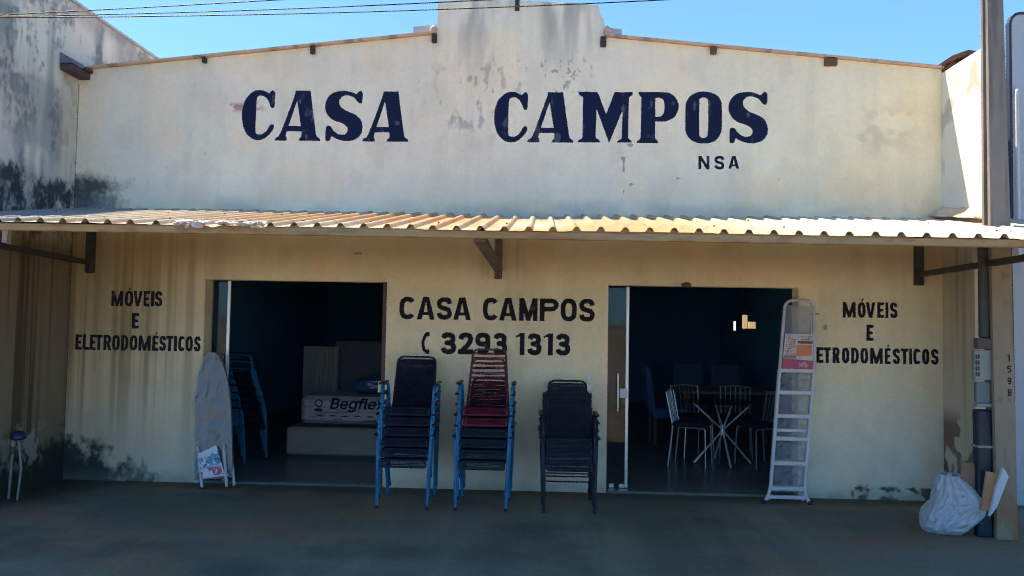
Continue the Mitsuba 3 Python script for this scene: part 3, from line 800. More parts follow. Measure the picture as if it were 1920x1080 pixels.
for bxx, sgn in ((-4.615, 1), (-0.44, 0), (3.695, -1)):
    ax = bxx - (0.12 if sgn < 0 else 0.0)
    sx = bxx - (0.06 if sgn < 0 else 0.0)
    bw, bm = (0.045, 'm_steel') if sgn else (0.036, 'm_rusty_steel')
    fy = front_y(bxx) + 0.04
    zt = front_z(bxx) - 0.055
    BK = part(A, 'bracket', cat([bx(bxx - bw, bxx + bw, -0.022, 0.002, 2.095, 2.71, 0.003), bx(bxx - bw * 0.8, bxx + bw * 0.8, -0.05, -0.0225, 2.10, 2.70, 0.003)]), bm)
    part(BK, 'lower_arm', bar((bxx, -0.051, 2.20), (ax, fy, zt), 0.085 if sgn == 0 else 0.05, 0.05, b=0.003), bm)
    part(BK, 'rafter', bar((bxx, -0.051, 2.690), (ax, fy, front_z(bxx) - 0.038), 0.05, 0.05, b=0.003), 'm_steel')
    yy = -1.3 if sgn > 0 else -1.17
    part(BK, 'strut', bx(sx - 0.024, sx + 0.024, yy - 0.03, yy + 0.03, 2.245, 2.46, 0.003), 'm_light_steel')
    part(BK, 'bolt', cat([xform(trimesh.creation.cylinder(radius=0.010, height=0.014, sections=6), np.array([[1, 0, 0, bxx + 0.0], [0, 0, 1, -0.056], [0, 1, 0, zz], [0, 0, 0, 1.0]])) for zz in (2.125, 2.16)]), 'm_rubber')
mort = grid(lambda u, v: np.stack([3.93 - 0.16 * v * (0.5 + 0.9 * meshkit.fbm(np.stack([u * 9, v * 2, 0 * u], -1))), -1.0 * u - 0.02, 2.775 - 0.168 * u + 0.085 * (1 - v) + 0.025 * meshkit.fbm(np.stack([u * 14, v * 6, 0 * u + 4], -1))], -1), 24, 7)
mat('m_mortar', lambda p, n, uv: mix((0.46, 0.32, 0.20), (0.58, 0.46, 0.33), fbm(p.x * 12, p.y * 12, p.z * 12)), rough=0.9, two=True)
part(A, 'mortar_fillet', mort, 'm_mortar', smooth=50)

# ------------------------------------------------------------------ neighbours
NL = thing('neighbour_building', 'tall mould-streaked neighbouring building wall at the left end of the shop', 'building')
part(NL, 'wall', cat([bx(-12, -4.82, -1.25, 12, -0.3, 4.84)]), 'm_left_wall')
part(NL, 'wall_joint', bx(-4.832, -4.8165, -0.003, 0.003, 0.0, 4.05), 'm_dark_stub')
part(NL, 'roof_edge', cat([bx(-12, -4.79, -1.28, 12, 4.842, 4.872, 0.005)]), 'm_roof_grey')


def f_white_wall(p, n, uv):
    c = mix((0.47, 0.50, 0.52), (0.56, 0.58, 0.59), fbm(p.x * 3 + p.y * 3, p.z * 2, 3.0))
    return mix(c, C(0.22, 0.17, 0.14), smoothstep(0.62, 0.74, fbm(p.x * 8 + p.y * 8, p.z * 1.2, 13.0, 4)) * 0.6)


mat('m_white_wall', f_white_wall, rough=0.8, bump=(f_plaster_bump, 0.003), spec=0.25)
NR = thing('neighbour_building', 'white neighbouring building with a rounded top corner at the far right', 'building')
AP = Polygon([(4.545, -0.3), (9, -0.3), (9, 4.78), (4.645, 4.78), (4.60, 4.77), (4.565, 4.735), (4.545, 4.68)])
part(NR, 'wall', wallplate(AP, -0.1, -0.05), 'm_grey_wall')
part(NR, 'edge_trim', wallplate(LineString([(4.545, 2.6), (4.545, 4.68), (4.565, 4.735), (4.60, 4.77), (4.645, 4.78), (8.9, 4.78)]).buffer(0.012), -0.108, -0.045), 'm_dark_trim')
part(NR, 'downpipe', tube(bend([(4.60, -0.11, 4.02), (4.585, -0.14, 4.0), (4.582, -0.14, 3.9), (4.588, -0.14, 2.4)], 0.05), 0.017, 10), 'm_white_pipe', smooth=40)
mat('m_white_pipe', color=(0.6, 0.61, 0.62), rough=0.5)
mat('m_dark_trim', color=(0.022, 0.035, 0.055), rough=0.6)
mat('m_grey_wall', lambda p, n, uv: mix((0.42, 0.45, 0.47), (0.50, 0.53, 0.55), fbm(p.x * 3 + p.y * 3, p.z * 2, 3.0)), rough=0.8, bump=(f_plaster_bump, 0.003), spec=0.25)


def f_pole(p, n, uv):
    z = p.z
    c = mix((0.175, 0.163, 0.145), (0.26, 0.24, 0.21), fbm(p.x * 9, p.y * 9, z * 3))
    c = mix(c, C(0.10, 0.10, 0.095), smoothstep(0.5, 0.72, fbm(p.x * 22, p.y * 22, z * 1.4, 4)) * 0.55)
    low = 1 - smoothstep(2.25, 2.5, z)
    c = mix(c, mix((0.25, 0.20, 0.135), (0.33, 0.28, 0.20), fbm(p.x * 6, p.y * 6, z * 2.5)), low * 0.9)
    rust = band(z, 1.55, 1.95, 0.12) * smoothstep(3.76, 3.80, p.x) + 0.9 * (1 - smoothstep(0.1, 0.5, z))
    c = mix(c, C(0.30, 0.12, 0.035), rust * smoothstep(0.35, 0.6, fbm(p.x * 10, p.y * 10, z * 4, 4)) * 0.85)
    return mix(c, C(0.10, 0.075, 0.06), low * smoothstep(0.64, 0.78, fbm(p.x * 25, p.y * 25, z * 9, 4)) * 0.4)


mat('m_pole', f_pole, rough=0.9, bump=(f_plaster_bump, 0.004), spec=0.2)
PO = thing('utility_pole', 'square concrete utility pole at the right end of the awning, painted tan low down', 'utility pole')


def taper_pole():
    # double-T section, tapering upward: flanges front and back, a web between
    ms = []
    for (xa, xb, ya, yb) in ((-0.08, 0.08, -0.02, 0.02), (-0.05, 0.05, 0.02, 0.075), (-0.08, 0.08, 0.075, 0.11)):
        for (z0, s0, z1, s1) in ((-0.3, 1.0, 2.45, 1.0), (2.45, 1.0, 5.6, 0.66)):
            pts = []
            for z, s in ((z0, s0), (z1, s1)):
                for xx in (xa, xb):
                    for yy in (ya, yb):
                        pts.append((3.735 - 0.012 * z + xx * s, -1.385 + yy * s, z))
            ms.append(trimesh.convex.convex_hull(np.array(pts)))
    return cat(ms)


part(PO, 'post', taper_pole(), 'm_pole')
for k, (ch, z) in enumerate((('1', 1.415), ('5', 1.325), ('9', 1.232), ('8', 1.14))):
    w = 0.022 if ch == '1' else 0.03
    g = affinity.translate(sans(ch, w, 0.056, 0.009), 3.735 - 0.012 * z + 0.026, z)
    part(PO, 'painted_figure', xform(wallplate(g, -0.003, 0.004), np.array([[1, 0, 0, 0], [0, 1, 0, -1.4035], [0, 0, 1, 0], [0, 0, 0, 1.0]])), 'm_black_paint')
part(PO, 'cable_conduit', tube([(3.812, -1.385, 0.0), (3.806, -1.385, 1.2), (3.799, -1.388, 1.9), (3.795, -1.385, 2.36)], 0.009), 'm_dark_stub', smooth=40)

mat('m_meter', color=(0.24, 0.275, 0.25), rough=0.6)
mat('m_dark_hood', color=(0.10, 0.085, 0.075), rough=0.8)
mat('m_bluegrey', color=(0.13, 0.175, 0.19), rough=0.6)
MB = thing('meter_box', 'pale electricity meter box with a slotted grille on the left face of the pole', 'meter box')
part(MB, 'housing', bx(3.508, 3.640, -1.37, -1.315, 1.262, 1.505, 0.006), 'm_meter')
for r in range(4):
    for c in range(2):
        part(MB, 'grille_slot', bx(3.514 + 0.019 * c, 3.526 + 0.019 * c, -1.3735, -1.3705, 1.29 + 0.047 * r, 1.325 + 0.047 * r), 'm_dark_stub')
part(MB, 'hood', bx(3.525, 3.640, -1.385, -1.315, 1.512, 1.60, 0.006), 'm_dark_hood')
part(MB, 'dark_strip', bx(3.562, 3.640, -1.365, -1.315, 1.601, 2.36, 0.012), 'm_steel')  # dark strip added where the wall end came out too bright
MB2 = thing('meter_box', 'plain blue-grey service box below the slotted meter box on the pole', 'meter box')
part(MB2, 'housing', bx(3.525, 3.640, -1.36, -1.315, 1.075, 1.245, 0.006), 'm_bluegrey')
part(MB2, 'lip', bx(3.520, 3.640, -1.375, -1.315, 1.045, 1.072, 0.004), 'm_meter')
TB = thing('dark_panel', 'dark blue upright panel added against the left face of the pole', 'tarpaulin')  # dark blue panel added to cover the side wall here
mat('m_dark_panel', lambda p, n, uv: mix((0.006, 0.012, 0.022), (0.006, 0.028, 0.055), fbm(p.x * 14, p.y * 14, p.z * 5)), rough=0.5)
tb = bx(3.535, 3.648, -1.36, -1.27, 0.0, 1.02, 0.012).subdivide().subdivide().subdivide()
vv = np.array(tb.vertices)
vv[:, :2] += 0.022 * (np.stack([meshkit.fbm(vv * [9, 9, 6] + 3), meshkit.fbm(vv * [9, 9, 6] + 13)], 1) - 0.5)
part(TB, 'folds', trimesh.Trimesh(vv, tb.faces), 'm_dark_panel', smooth=40)
part(TB, 'strap', bx(3.528, 3.652, -1.376, -1.255, 0.715, 0.735, 0.005), 'm_meter')

# wires ------------------------------------------------------------------
W1, W2, W3 = (4.184, 4.757), (4.161, 4.622), (4.143, 4.485)
for i, (zl0, zr0, lab) in enumerate(((W1[0], W1[1], 'topmost thin black overhead wire, first to leave the picture at the top'), (W2[0], W2[1], 'middle thin black overhead wire crossing the top of the parapet'), (W3[0], W3[1], 'lowest thin black overhead wire crossing the top of the parapet'))):
    # straight from well beyond the left neighbour to the pole, with a little sag
    xs = np.linspace(-4.7 - 0.0, 3.68, 60)
    xs = np.concatenate([np.linspace(-7.5, -4.75, 8), xs])
    y = -1.50
    s = (zr0 - zl0) / (3.68 + 4.70)
    P = np.stack([xs, 0 * xs + y - 0.03 * i, zl0 + (xs + 4.70) * s + (0.002, 0.0045, 0.0045)[i] * (xs + 4.7) * (xs - 3.68)], 1)
    k = thing('overhead_wire', lab, 'wire', 'overhead wires')
    scene[k] = mikit.ply(tube(P, 0.0045, 6), 'm_wire', smooth=True)

# standpipes at the left wall -------------------------------------------
mat('m_pvc', lambda p, n, uv: mix((0.17, 0.17, 0.15), (0.25, 0.25, 0.22), fbm(p.x * 20, p.y * 20, p.z * 6)), rough=0.5)
mat('m_blue_cap', color=(0.012, 0.016, 0.06), rough=0.5)
mat('m_green', color=(0.05, 0.075, 0.03), rough=0.7)
P1 = thing('standpipe', 'thin pale standpipe with a white elbow nearest the left edge of the picture', 'pipe')
part(P1, 'pipe', tube([(-4.765, -0.90, -0.02), (-4.755, -0.90, 0.24), (-4.745, -0.90, 0.44)], 0.012, 10), 'm_pvc', smooth=40)
part(P1, 'coupling', tube([(-4.747, -0.90, 0.40), (-4.745, -0.90, 0.47)], 0.022, 10), 'm_green', smooth=40)
part(P1, 'elbow', tube(bend([(-4.745, -0.90, 0.46), (-4.742, -0.90, 0.53), (-4.70, -0.92, 0.545)], 0.03), 0.02, 10), 'm_pvc', smooth=40)
P2 = thing('standpipe', 'leaning pale standpipe with a dark blue cap beside the mossy left wall', 'pipe')
part(P2, 'pipe', tube([(-4.66, -0.94, -0.02), (-4.64, -0.93, 0.28), (-4.70, -0.90, 0.54)], 0.010, 10), 'm_pvc', smooth=40)
capm = trimesh.creation.icosphere(subdivisions=3, radius=0.066)
cv_ = np.array(capm.vertices)
cv_[:, 2] = np.where(cv_[:, 2] < -0.01, -0.01 + (cv_[:, 2] + 0.01) * 0.25, cv_[:, 2] * 0.95)
part(P2, 'cap', trimesh.Trimesh(cv_ + [-4.70, -0.90, 0.55], capm.faces), 'm_blue_cap', smooth=True)


# ------------------------------------------------------------------ chairs
def chair_parts(frame, cord, rods, back_w, back_top, gap, sag, rounded=False):
    """name -> list of (mesh dict, bsdf); origin on the ground midway between the feet, front towards -y"""
    P = {}
    t = 0.0145
    legs = []
    for s in (-1, 1):
        fr = bend([(s * 0.222, -0.275, 0.0), (s * 0.228, -0.262, 0.3), (s * 0.238, -0.235, 0.615), (s * 0.250, -0.05, 0.63)], 0.05)
        rr = bend([(s * 0.250, -0.05, 0.63), (s * 0.245, 0.12, 0.62), (s * 0.222, 0.265, 0.0)], 0.05)
        P.setdefault('leg', []).append((tube(fr, t, 8), frame))
        P['leg'].append((tube(rr, t, 8), frame))
        P.setdefault('armrest', []).append((bx(s * 0.252 - 0.022, s * 0.252 + 0.022, -0.235, 0.11, 0.632, 0.650, 0.008), 'm_black_plastic'))
        for yf in (-0.275, 0.265):
            P.setdefault('foot_cap', []).append((tube([(s * 0.222, yf, -0.0), (s * 0.222, yf, 0.03)], 0.0155, 8), 'm_rubber'))
        P.setdefault('side_lug', []).append((bar((s * 0.243, -0.20, 0.420), (s * 0.205, -0.20, 0.420), 0.02, 0.02), frame))
    sw = 0.198
    bw = back_w / 2
    corner = 0.07 if rounded else 0.03
    prof = [(-0.250, 0.428), (0.13, 0.382), (0.315, back_top)]
    path = []
    L = [(-sw, -0.264, 0.365), (-sw, prof[0][0], prof[0][1]), (-sw, prof[1][0], prof[1][1]), (-bw, prof[2][0], prof[2][1]), (bw, prof[2][0], prof[2][1]), (sw, prof[1][0], prof[1][1]), (sw, prof[0][0], prof[0][1]), (sw, -0.264, 0.365)]
    P['seat_back_frame'] = [(cat([tube(bend(L, corner + 0.03), 0.010, 8), tube([(-sw, -0.264, 0.365), (sw, -0.264, 0.365)], 0.009, 8)]), 'm_black_tube' if frame == 'm_black_tube' else ('m_red_frame' if cord == 'm_red_cord' else 'm_black_tube'))]

    def strands(p0, p1, w0, w1, gap, sag, seed):
        ms = []
        n = max(4, int(np.hypot(p1[0] - p0[0], p1[1] - p0[1]) / gap))
        r = np.random.default_rng(seed)
        for k in range(n):
            f = (k + 0.5) / n
            w = w0 + (w1 - w0) * f - 0.001
            y, z = p0[0] + (p1[0] - p0[0]) * f, p0[1] + (p1[1] - p0[1]) * f
            dz = r.uniform(-1, 1) * sag
            sg = r.uniform(0.2, 1) * sag
            ms.append(tube([(-w - 0.009, y, z), (-w * 0.5, y + 0.002, z - sg * 0.8), (0, y + 0.003, z - sg + dz), (w * 0.5, y + 0.002, z - sg * 0.7 + dz * 0.6), (w + 0.009, y, z + dz * 0.4)], 0.0052, 5, caps=False))
            if gap > 0.02:
                ms.append(tube([(-w - 0.009, y, z + 0.011), (-w * 0.5, y + 0.002, z + 0.011 - sg * 0.4), (0, y + 0.003, z + 0.006 + dz), (w * 0.5, y, z + 0.010 + dz * 0.7), (w + 0.009, y, z + 0.012 + dz * 0.4)], 0.0052, 5, caps=False))
        return cat(ms)

    P['seat_cords'] = [(cat([strands((-0.245, 0.425), (0.125, 0.385), sw, sw, min(gap, 0.014), sag * 0.3, 3), strands((-0.262, 0.368), (-0.250, 0.425), sw, sw, 0.0098, sag * 0.2, 9)]), cord)]
    P['back_cords'] = [(strands((0.14, 0.41), (prof[2][0] - 0.004, back_top - 0.02), sw, bw, gap, sag, 5), cord)]
    if rods:
        P['stretcher'] = [(tube([(-0.226, -0.262, z), (0.226, -0.262, z)], 0.007, 6), frame) for z in (0.27, 0.315)]
    return {n: [(mikit.ply(m, b, smooth=40), b) for m, b in l] for n, l in P.items()}


mat('m_red_frame', paint((0.10, 0.022, 0.035), (0.06, 0.015, 0.022)), rough=0.4)
ORD = ['lowest', 'second lowest', 'third lowest', 'fourth lowest', 'fifth lowest', 'sixth lowest', 'seventh lowest', 'eighth lowest']


def stack(n, kinds, x, y, rz, pitch, dy, text, group, base=None, jit=0.009):
    for i in range(n):
        kd = kinds[i] if i < len(kinds) else kinds[-1]
        pos = ('topmost' if i == n - 1 else ORD[i])
        k = thing('cord_chair', f'{kd[1]}, {pos} of {text}', 'chair', group)
        dx = RNG.uniform(-jit, jit)
        c, s = math.cos(math.radians(rz)), math.sin(math.radians(rz))
        M = (base or T()) @ T().translate([x + (dx * c - dy * i * s), y + (dx * s + dy * i * c), pitch * i]).rotate([0, 0, 1], rz + RNG.uniform(-1.3, 1.3))
        for nm, l in kd[0].items():
            for d, b in l:
                q = dict(d)
                q['to_world'] = M
                scene[key_of(f'{k}__{nm}')] = q


NAVY = (chair_parts('m_blue_tube', 'm_navy_cord', False, 0.365, 0.865, 0.0105, 0.0015), 'blue framed chair strung with navy cord')
GREEN = (chair_parts('m_blue_tube', 'm_green_cord', False, 0.33, 0.84, 0.014, 0.002), 'blue framed chair strung with dark green cord')
RED = (chair_parts('m_blue_tube', 'm_red_cord', False, 0.315, 0.935, 0.047, 0.010), 'blue framed chair loosely strung with wine red cord')
BLK = (chair_parts('m_black_tube', 'm_black_cord', True, 0.46, 0.885, 0.0105, 0.001, True), 'black framed chair strung with black cord')
BLK2 = (chair_parts('m_black_tube', 'm_black_cord', True, 0.36, 0.91, 0.0105, 0.001), 'black framed chair with narrower square black back')
stack(6, [NAVY], -1.205, -0.62, 1.5, 0.089, 0.026, 'stack beside left doorway', 'chairs stacked right of the left doorway')
stack(6, [GREEN, GREEN, GREEN, GREEN, RED, RED], -0.498, -0.635, 0.0, 0.092, 0.026, 'stack below phone number', 'chairs stacked below the phone number')
stack(4, [BLK, BLK, BLK, BLK2], 0.262, -0.61, 0.0, 0.066, 0.026, 'stack beside glass door', 'black chairs stacked left of the glass door')
for (tx, tz) in ((0.462, 1.15), (0.462, 1.055)):
    part(None, 'price_tag', bx(tx - 0.016, tx + 0.016, -0.30, -0.298, tz - 0.025, tz + 0.025), 'm_white_tag')
labels['price_tag'] = {'label': 'small white tag at the top corner of the black chair stack', 'category': 'tag'}
labels['price_tag_001'] = {'label': 'small white tag just below the other one on the black chair stack', 'category': 'tag'}
TILT = T().translate([-3.62, 1.15, 0.018]).rotate([0, 1, 0], 0)
stack(8, [NAVY], 0.12, 0.0, 78.0, 0.084, 0.030, 'stack behind ironing board', 'chairs stacked inside the left doorway', base=TILT)

# ------------------------------------------------------------------ ironing board
IB = thing('ironing_board', 'new ironing board wrapped in clear plastic leaning beside the left doorway', 'ironing board')


def f_cover(p, n, uv):
    c = mix((0.115, 0.125, 0.125), (0.17, 0.175, 0.17), fbm(p.x * 5, p.z * 3, 2.0))
    line = dr.abs(dr.sin(p.z * 95.0))
    return c * (0.88 + 0.2 * line)


mat('m_cover', f_cover, rough=0.30, clearcoat=0.8, clearcoat_gloss=0.85, bump=(lambda p, n, uv: fbm(p.x * 9 - p.z * 16, p.z * 9, 4.0, 3) + 0.5 * fbm(p.x * 40, p.z * 25, 2.0), 0.012))
half = [(0.0, 0.175), (0.10, 0.186), (0.35, 0.184), (0.65, 0.180), (0.85, 0.168), (1.0, 0.140), (1.12, 0.105), (1.20, 0.07), (1.235, 0.03)]
ol = [(-w, z) for z, w in half] + [(w, z) for z, w in reversed(half)]
bd = Polygon(ol).buffer(-0.02).buffer(0.02)
core = trimesh.creation.extrude_polygon(bd, 0.035, engine='earcut')
core = trimesh.Trimesh(*trimesh.remesh.subdivide_to_size(core.vertices, core.faces, 0.05)) if False else core
v = np.array(core.vertices)
board = trimesh.Trimesh(np.stack([v[:, 0], v[:, 2], v[:, 1]], 1), core.faces[:, ::-1])
tilt = trimesh.transformations.rotation_matrix(-0.11, [1, 0, 0])
twist = trimesh.transformations.rotation_matrix(-0.095, [0, 1, 0])
BM = trimesh.transformations.translation_matrix([-3.175, -0.225, 0.09]) @ tilt @ twist
part(IB, 'board', xform(board, BM), 'm_cover', smooth=40)
film = grid(lambda u, v: np.stack([(u - 0.5) * 2 * np.interp(v * 1.24, [h[0] for h in half], [h[1] + 0.006 for h in half]), -0.010 - 0.034 * np.abs(meshkit.fbm(np.stack([u * 2.0 + v * 5, v * 7 - u * 4, 0 * u], -1), 2) - 0.5) - 0.004 * meshkit.fbm(np.stack([u * 9, v * 18, 0 * u], -1), 2), v * 1.235], -1), 24, 60)
part(IB, 'plastic_wrap', xform(film, BM), 'm_wrap_clear', smooth=True)
scene['m_wrap_clear'] = {'type': 'blendbsdf', 'weight': 0.34, 'a': {'type': 'thindielectric', 'int_ior': 1.6}, 'b': {'type': 'twosided', 'nested': {'type': 'principled', 'base_color': {'type': 'rgb', 'value': [0.20, 0.215, 0.225]}, 'roughness': 0.22, 'specular': 0.8, 'clearcoat': 1.0, 'clearcoat_gloss': 0.9}}}
for (xa, xb, yo) in ((-0.125, -0.075, -0.02), (0.135, 0.165, -0.02), (0.175, 0.215, 0.045)):
    part(IB, 'leg', xform(bar((xa - 0.02, yo - 0.005, 0.32), (xb - 0.02 + 0.0, yo - 0.03, -0.085), 0.022, 0.022), BM), 'm_white_metal')
part(IB, 'crossbar', xform(bar((-0.085, -0.045, 0.02), (0.165, -0.045, 0.03), 0.018, 0.018), BM), 'm_white_metal')
part(IB, 'foot_cap', xform(bar((-0.115, -0.055, -0.082), (-0.07, -0.055, -0.088), 0.03, 0.028), BM), 'm_rubber')


def f_card(p, n, uv):
    u, v = uv.x, uv.y
    c = mix((0.62, 0.64, 0.68), (0.56, 0.6, 0.66), fbm(u * 5, v * 5, 1.0))
    b = smoothstep(0.42, 0.5, fbm(u * 7, v * 9, 3.0)) * band(v, 0.38, 0.80, 0.05)
    c = mix(c, C(0.03, 0.24, 0.42), b * 0.9)
    c = mix(c, C(0.03, 0.10, 0.22), b * smoothstep(0.5, 0.62, fbm(u * 12, v * 14, 8.0)))
    m = smoothstep(0.40, 0.5, fbm(u * 6, v * 5, 13.0)) * (1 - smoothstep(0.30, 0.42, v + 0.12 * (u - 0.5)))
    return mix(c, C(0.42, 0.03, 0.12), m * 0.95)


mat('m_card', f_card, rough=0.4, clearcoat=0.6, two=True)
cd = trimesh.Trimesh([(-0.10, -0.05, 0.0), (0.13, -0.05, 0.03), (0.05, -0.05, 0.32), (-0.13, -0.05, 0.25)], [[0, 1, 2], [0, 2, 3]], process=False)
part(IB, 'product_card', xform(cd, BM), 'm_card', uv=np.array([(0, 0), (1, 0), (1, 1), (0, 1)], float))

# ------------------------------------------------------------------ step ladder
LD = thing('step_ladder', 'white folding step ladder in plastic film leaning by the right doorway', 'ladder')
lx = lambda z: 2.172 + 0.1105 * z
rx_ = lambda z: np.minimum(2.487 + 0.118 * z, 2.646 + 0.006 * z)
ly = lambda z: -0.295 + 0.125 * z
for fn, fx, nm in ((lx, 2.125, -1), (rx_, 2.545, 1)):
    part(LD, 'rail', tube([(fx, ly(0), 0.012), (fn(0.07) + nm * 0.012, ly(0.07), 0.09), (fn(0.16), ly(0.16), 0.17), (fn(0.8), ly(0.8), 0.8), (fn(1.3), ly(1.3), 1.3), (fn(1.74), ly(1.74), 1.74)], 0.0165, 10), 'm_white_metal', smooth=40)
    part(LD, 'rear_rail', tube([(fn(0.05) + 0.008, ly(0.05) + 0.06, 0.02), (fn(1.2) + 0.008, ly(1.2) + 0.055, 1.25)], 0.012, 8), 'm_white_metal', smooth=40)
    part(LD, 'foot_cap', tube([(fx + nm * 0.004, ly(0), 0.0), (fx, ly(0), 0.035)], 0.022, 10), 'm_rubber', smooth=40)
part(LD, 'top_hoop', tube(bend([(lx(1.735), ly(1.735), 1.735), (lx(1.93) - 0.0, ly(1.93), 1.925), (rx_(1.93) + 0.0, ly(1.93), 1.93), (rx_(1.735), ly(1.735), 1.735)], 0.10, 8), 0.0145, 10), 'm_white_metal', smooth=40)
for z, dp in ((1.245, 0.05), (1.035, 0.07), (0.812, 0.08), (0.60, 0.09), (0.372, 0.10), (0.140, 0.10)):
    part(LD, 'step', bx(lx(z) + 0.008, rx_(z) - 0.008, ly(z) - 0.012, ly(z) - 0.012 + dp, z - 0.019, z + 0.019, 0.004), 'm_white_metal')
part(LD, 'spreader', bx(lx(0.672) + 0.01, rx_(0.672) - 0.01, ly(0.672) + 0.02, ly(0.672) + 0.034, 0.66, 0.69, 0.003), 'm_white_metal')
part(LD, 'stretcher', bx(lx(0.06) - 0.02, rx_(0.06) + 0.03, ly(0.06) - 0.012, ly(0.06) + 0.014, 0.045, 0.078, 0.004), 'm_white_metal')
wr = grid(lambda u, v: np.stack([lx(0.1 + 1.14 * v) + (rx_(0.1 + 1.14 * v) - lx(0.1 + 1.14 * v)) * u, ly(0.1 + 1.14 * v) + 0.015 + 0.08 * np.abs(meshkit.fbm(np.stack([u * 6 + v * 5, v * 13 + u * 2, 0 * u + 2], -1)) - 0.5) + 0.016 * meshkit.fbm(np.stack([u * 16, v * 34, 0 * u + 2], -1)), 0.1 + 1.14 * v], -1), 22, 70)
part(LD, 'plastic_film', wr, 'm_wrap', smooth=True)
wr2 = grid(lambda u, v: np.stack([lx(1.58) + 0.02 + (rx_(1.58) - lx(1.58) - 0.04) * u, ly(1.75) + 0.012 + 0.012 * meshkit.fbm(np.stack([u * 5 + v * 3, v * 4, 0 * u + 9], -1)), 1.58 + 0.30 * v], -1), 12, 12)
part(LD, 'plastic_film', wr2, 'm_wrap', smooth=True)


def f_poster(p, n, uv):
    u, v = uv.x, uv.y
    c = mix((0.50, 0.46, 0.42), (0.58, 0.54, 0.50), fbm(u * 4, v * 6, 2.0))
    ln = smoothstep(0.3, 0.5, dr.abs(dr.sin(v * 62.0))) * smoothstep(0.35, 0.5, noise(u * 22, dr.floor(v * 20)))
    c = mix(c, C(0.42, 0.10, 0.08), ln * band(u, 0.06, 0.40, 0.01) * band(v, 0.42, 0.95, 0.01) * 0.8)
    c = mix(c, C(0.20, 0.04, 0.04), band(u, 0.47, 0.97, 0.01) * band(v, 0.72, 0.80, 0.01))
    c = mix(c, C(0.38, 0.06, 0.06), band(u, 0.55, 0.95, 0.01) * band(v, 0.83, 0.94, 0.01) * ln)
    c = mix(c, C(0.72, 0.20, 0.06), band(u, 0.44, 0.95, 0.01) * band(v, 0.37, 0.69, 0.01))
    c = mix(c, C(0.42, 0.05, 0.075), (1 - smoothstep(0.29, 0.31, v + 0.06 * u)))
    c = mix(c, C(0.30, 0.17, 0.15), band(u, 0.02, 0.45, 0.02) * band(v, 0.29, 0.40, 0.02))
    c = mix(c, C(0.50, 0.42, 0.40), band(u, 0.55, 0.9, 0.02) * band(v, 0.05, 0.2, 0.02) * smoothstep(0.4, 0.6, fbm(u * 9, v * 9, 5.0)))
    return c


mat('m_poster', f_poster, rough=0.4, clearcoat=0.4, two=True)
z0, z1 = 1.262, 1.60
po = trimesh.Trimesh([(lx(z0) + 0.012, ly(z0) - 0.022, z0), (rx_(z0) - 0.018, ly(z0) - 0.022, z0), (rx_(z1) - 0.012, ly(z1) - 0.022, z1), (lx(z1) + 0.02, ly(z1) - 0.022, z1)], [[0, 1, 2], [0, 2, 3]], process=False)
part(LD, 'paper_label', po, 'm_poster', uv=np.array([(0, 0), (1, 0), (1, 1), (0, 1)], float))

# ------------------------------------------------------------------ rubbish bag with card and foam
mat('m_bag', lambda p, n, uv: mix((0.42, 0.44, 0.47), (0.53, 0.54, 0.56), fbm(p.x * 9, p.y * 9, p.z * 9)), rough=0.35, clearcoat=0.3, bump=(lambda p, n, uv: dr.abs(fbm(p.x * 16 + p.z * 10, p.z * 22, p.y * 16, 3) - 0.5) + 0.3 * fbm(p.x * 50, p.z * 60, p.y * 50, 2), 0.05), two=True)
BG = thing('rubbish_bag', 'full white plastic bag slumped on the pavement by the pole', 'bag')
lev = [(0.0, 3.315, 0.130, 0.10), (0.012, 3.315, 0.160, 0.13), (0.05, 3.325, 0.190, 0.16), (0.10, 3.345, 0.205, 0.18), (0.17, 3.385, 0.225, 0.19), (0.24, 3.415, 0.215, 0.19), (0.285, 3.425, 0.195, 0.18), (0.33, 3.415, 0.165, 0.16), (0.38, 3.395, 0.130, 0.13), (0.425, 3.375, 0.095, 0.11), (0.455, 3.37, 0.075, 0.09), (0.475, 3.375, 0.085, 0.09)]
ZL = [l[0] for l in lev]


def bagfn(u, v):
    z = np.interp(v, np.linspace(0, 1, len(lev)), ZL)
    cx = np.interp(z, ZL, [l[1] for l in lev])
    rx = np.interp(z, ZL, [l[2] for l in lev])
    ry = np.interp(z, ZL, [l[3] for l in lev])
    a = u * 2 * np.pi
    d = np.stack([np.cos(a) * 1.5, np.sin(a) * 1.5, z * 5 + 0 * a], -1)
    # flat facets between creases, as thin film over boxes and offcuts
    seeds = np.random.default_rng(5).normal(size=(15, 3))
    seeds /= np.linalg.norm(seeds, axis=1, keepdims=True)
    dirs = np.stack([np.cos(a), np.sin(a), (z - 0.2) * 3.2], -1)
    dirs /= np.linalg.norm(dirs, axis=-1, keepdims=True)
    sup = np.min(1.0 / np.maximum(dirs @ seeds.T, 0.35), axis=-1)
    facet = 0.46 + 0.50 * np.clip(sup, 0, 1.45)
    neck = np.clip((z - 0.24) / 0.2, 0, 1)
    fold = facet + 0.10 * neck ** 1.5 * np.sin(11 * a + 5 * meshkit.fbm(d * 1.3 + 4)) - 0.30 * np.abs(meshkit.fbm(d * [2.2, 2.2, 1.2] + 11) - 0.5) - 0.05 * np.abs(meshkit.noise(d * 6 + 3) - 0.5)
    return np.stack([cx + rx * fold * np.cos(a), -1.22 + ry * fold * np.sin(a), z + 0.03 * (meshkit.noise(d * 1.5 + 2) - 0.5) * np.minimum(1, z / 0.2)], -1)


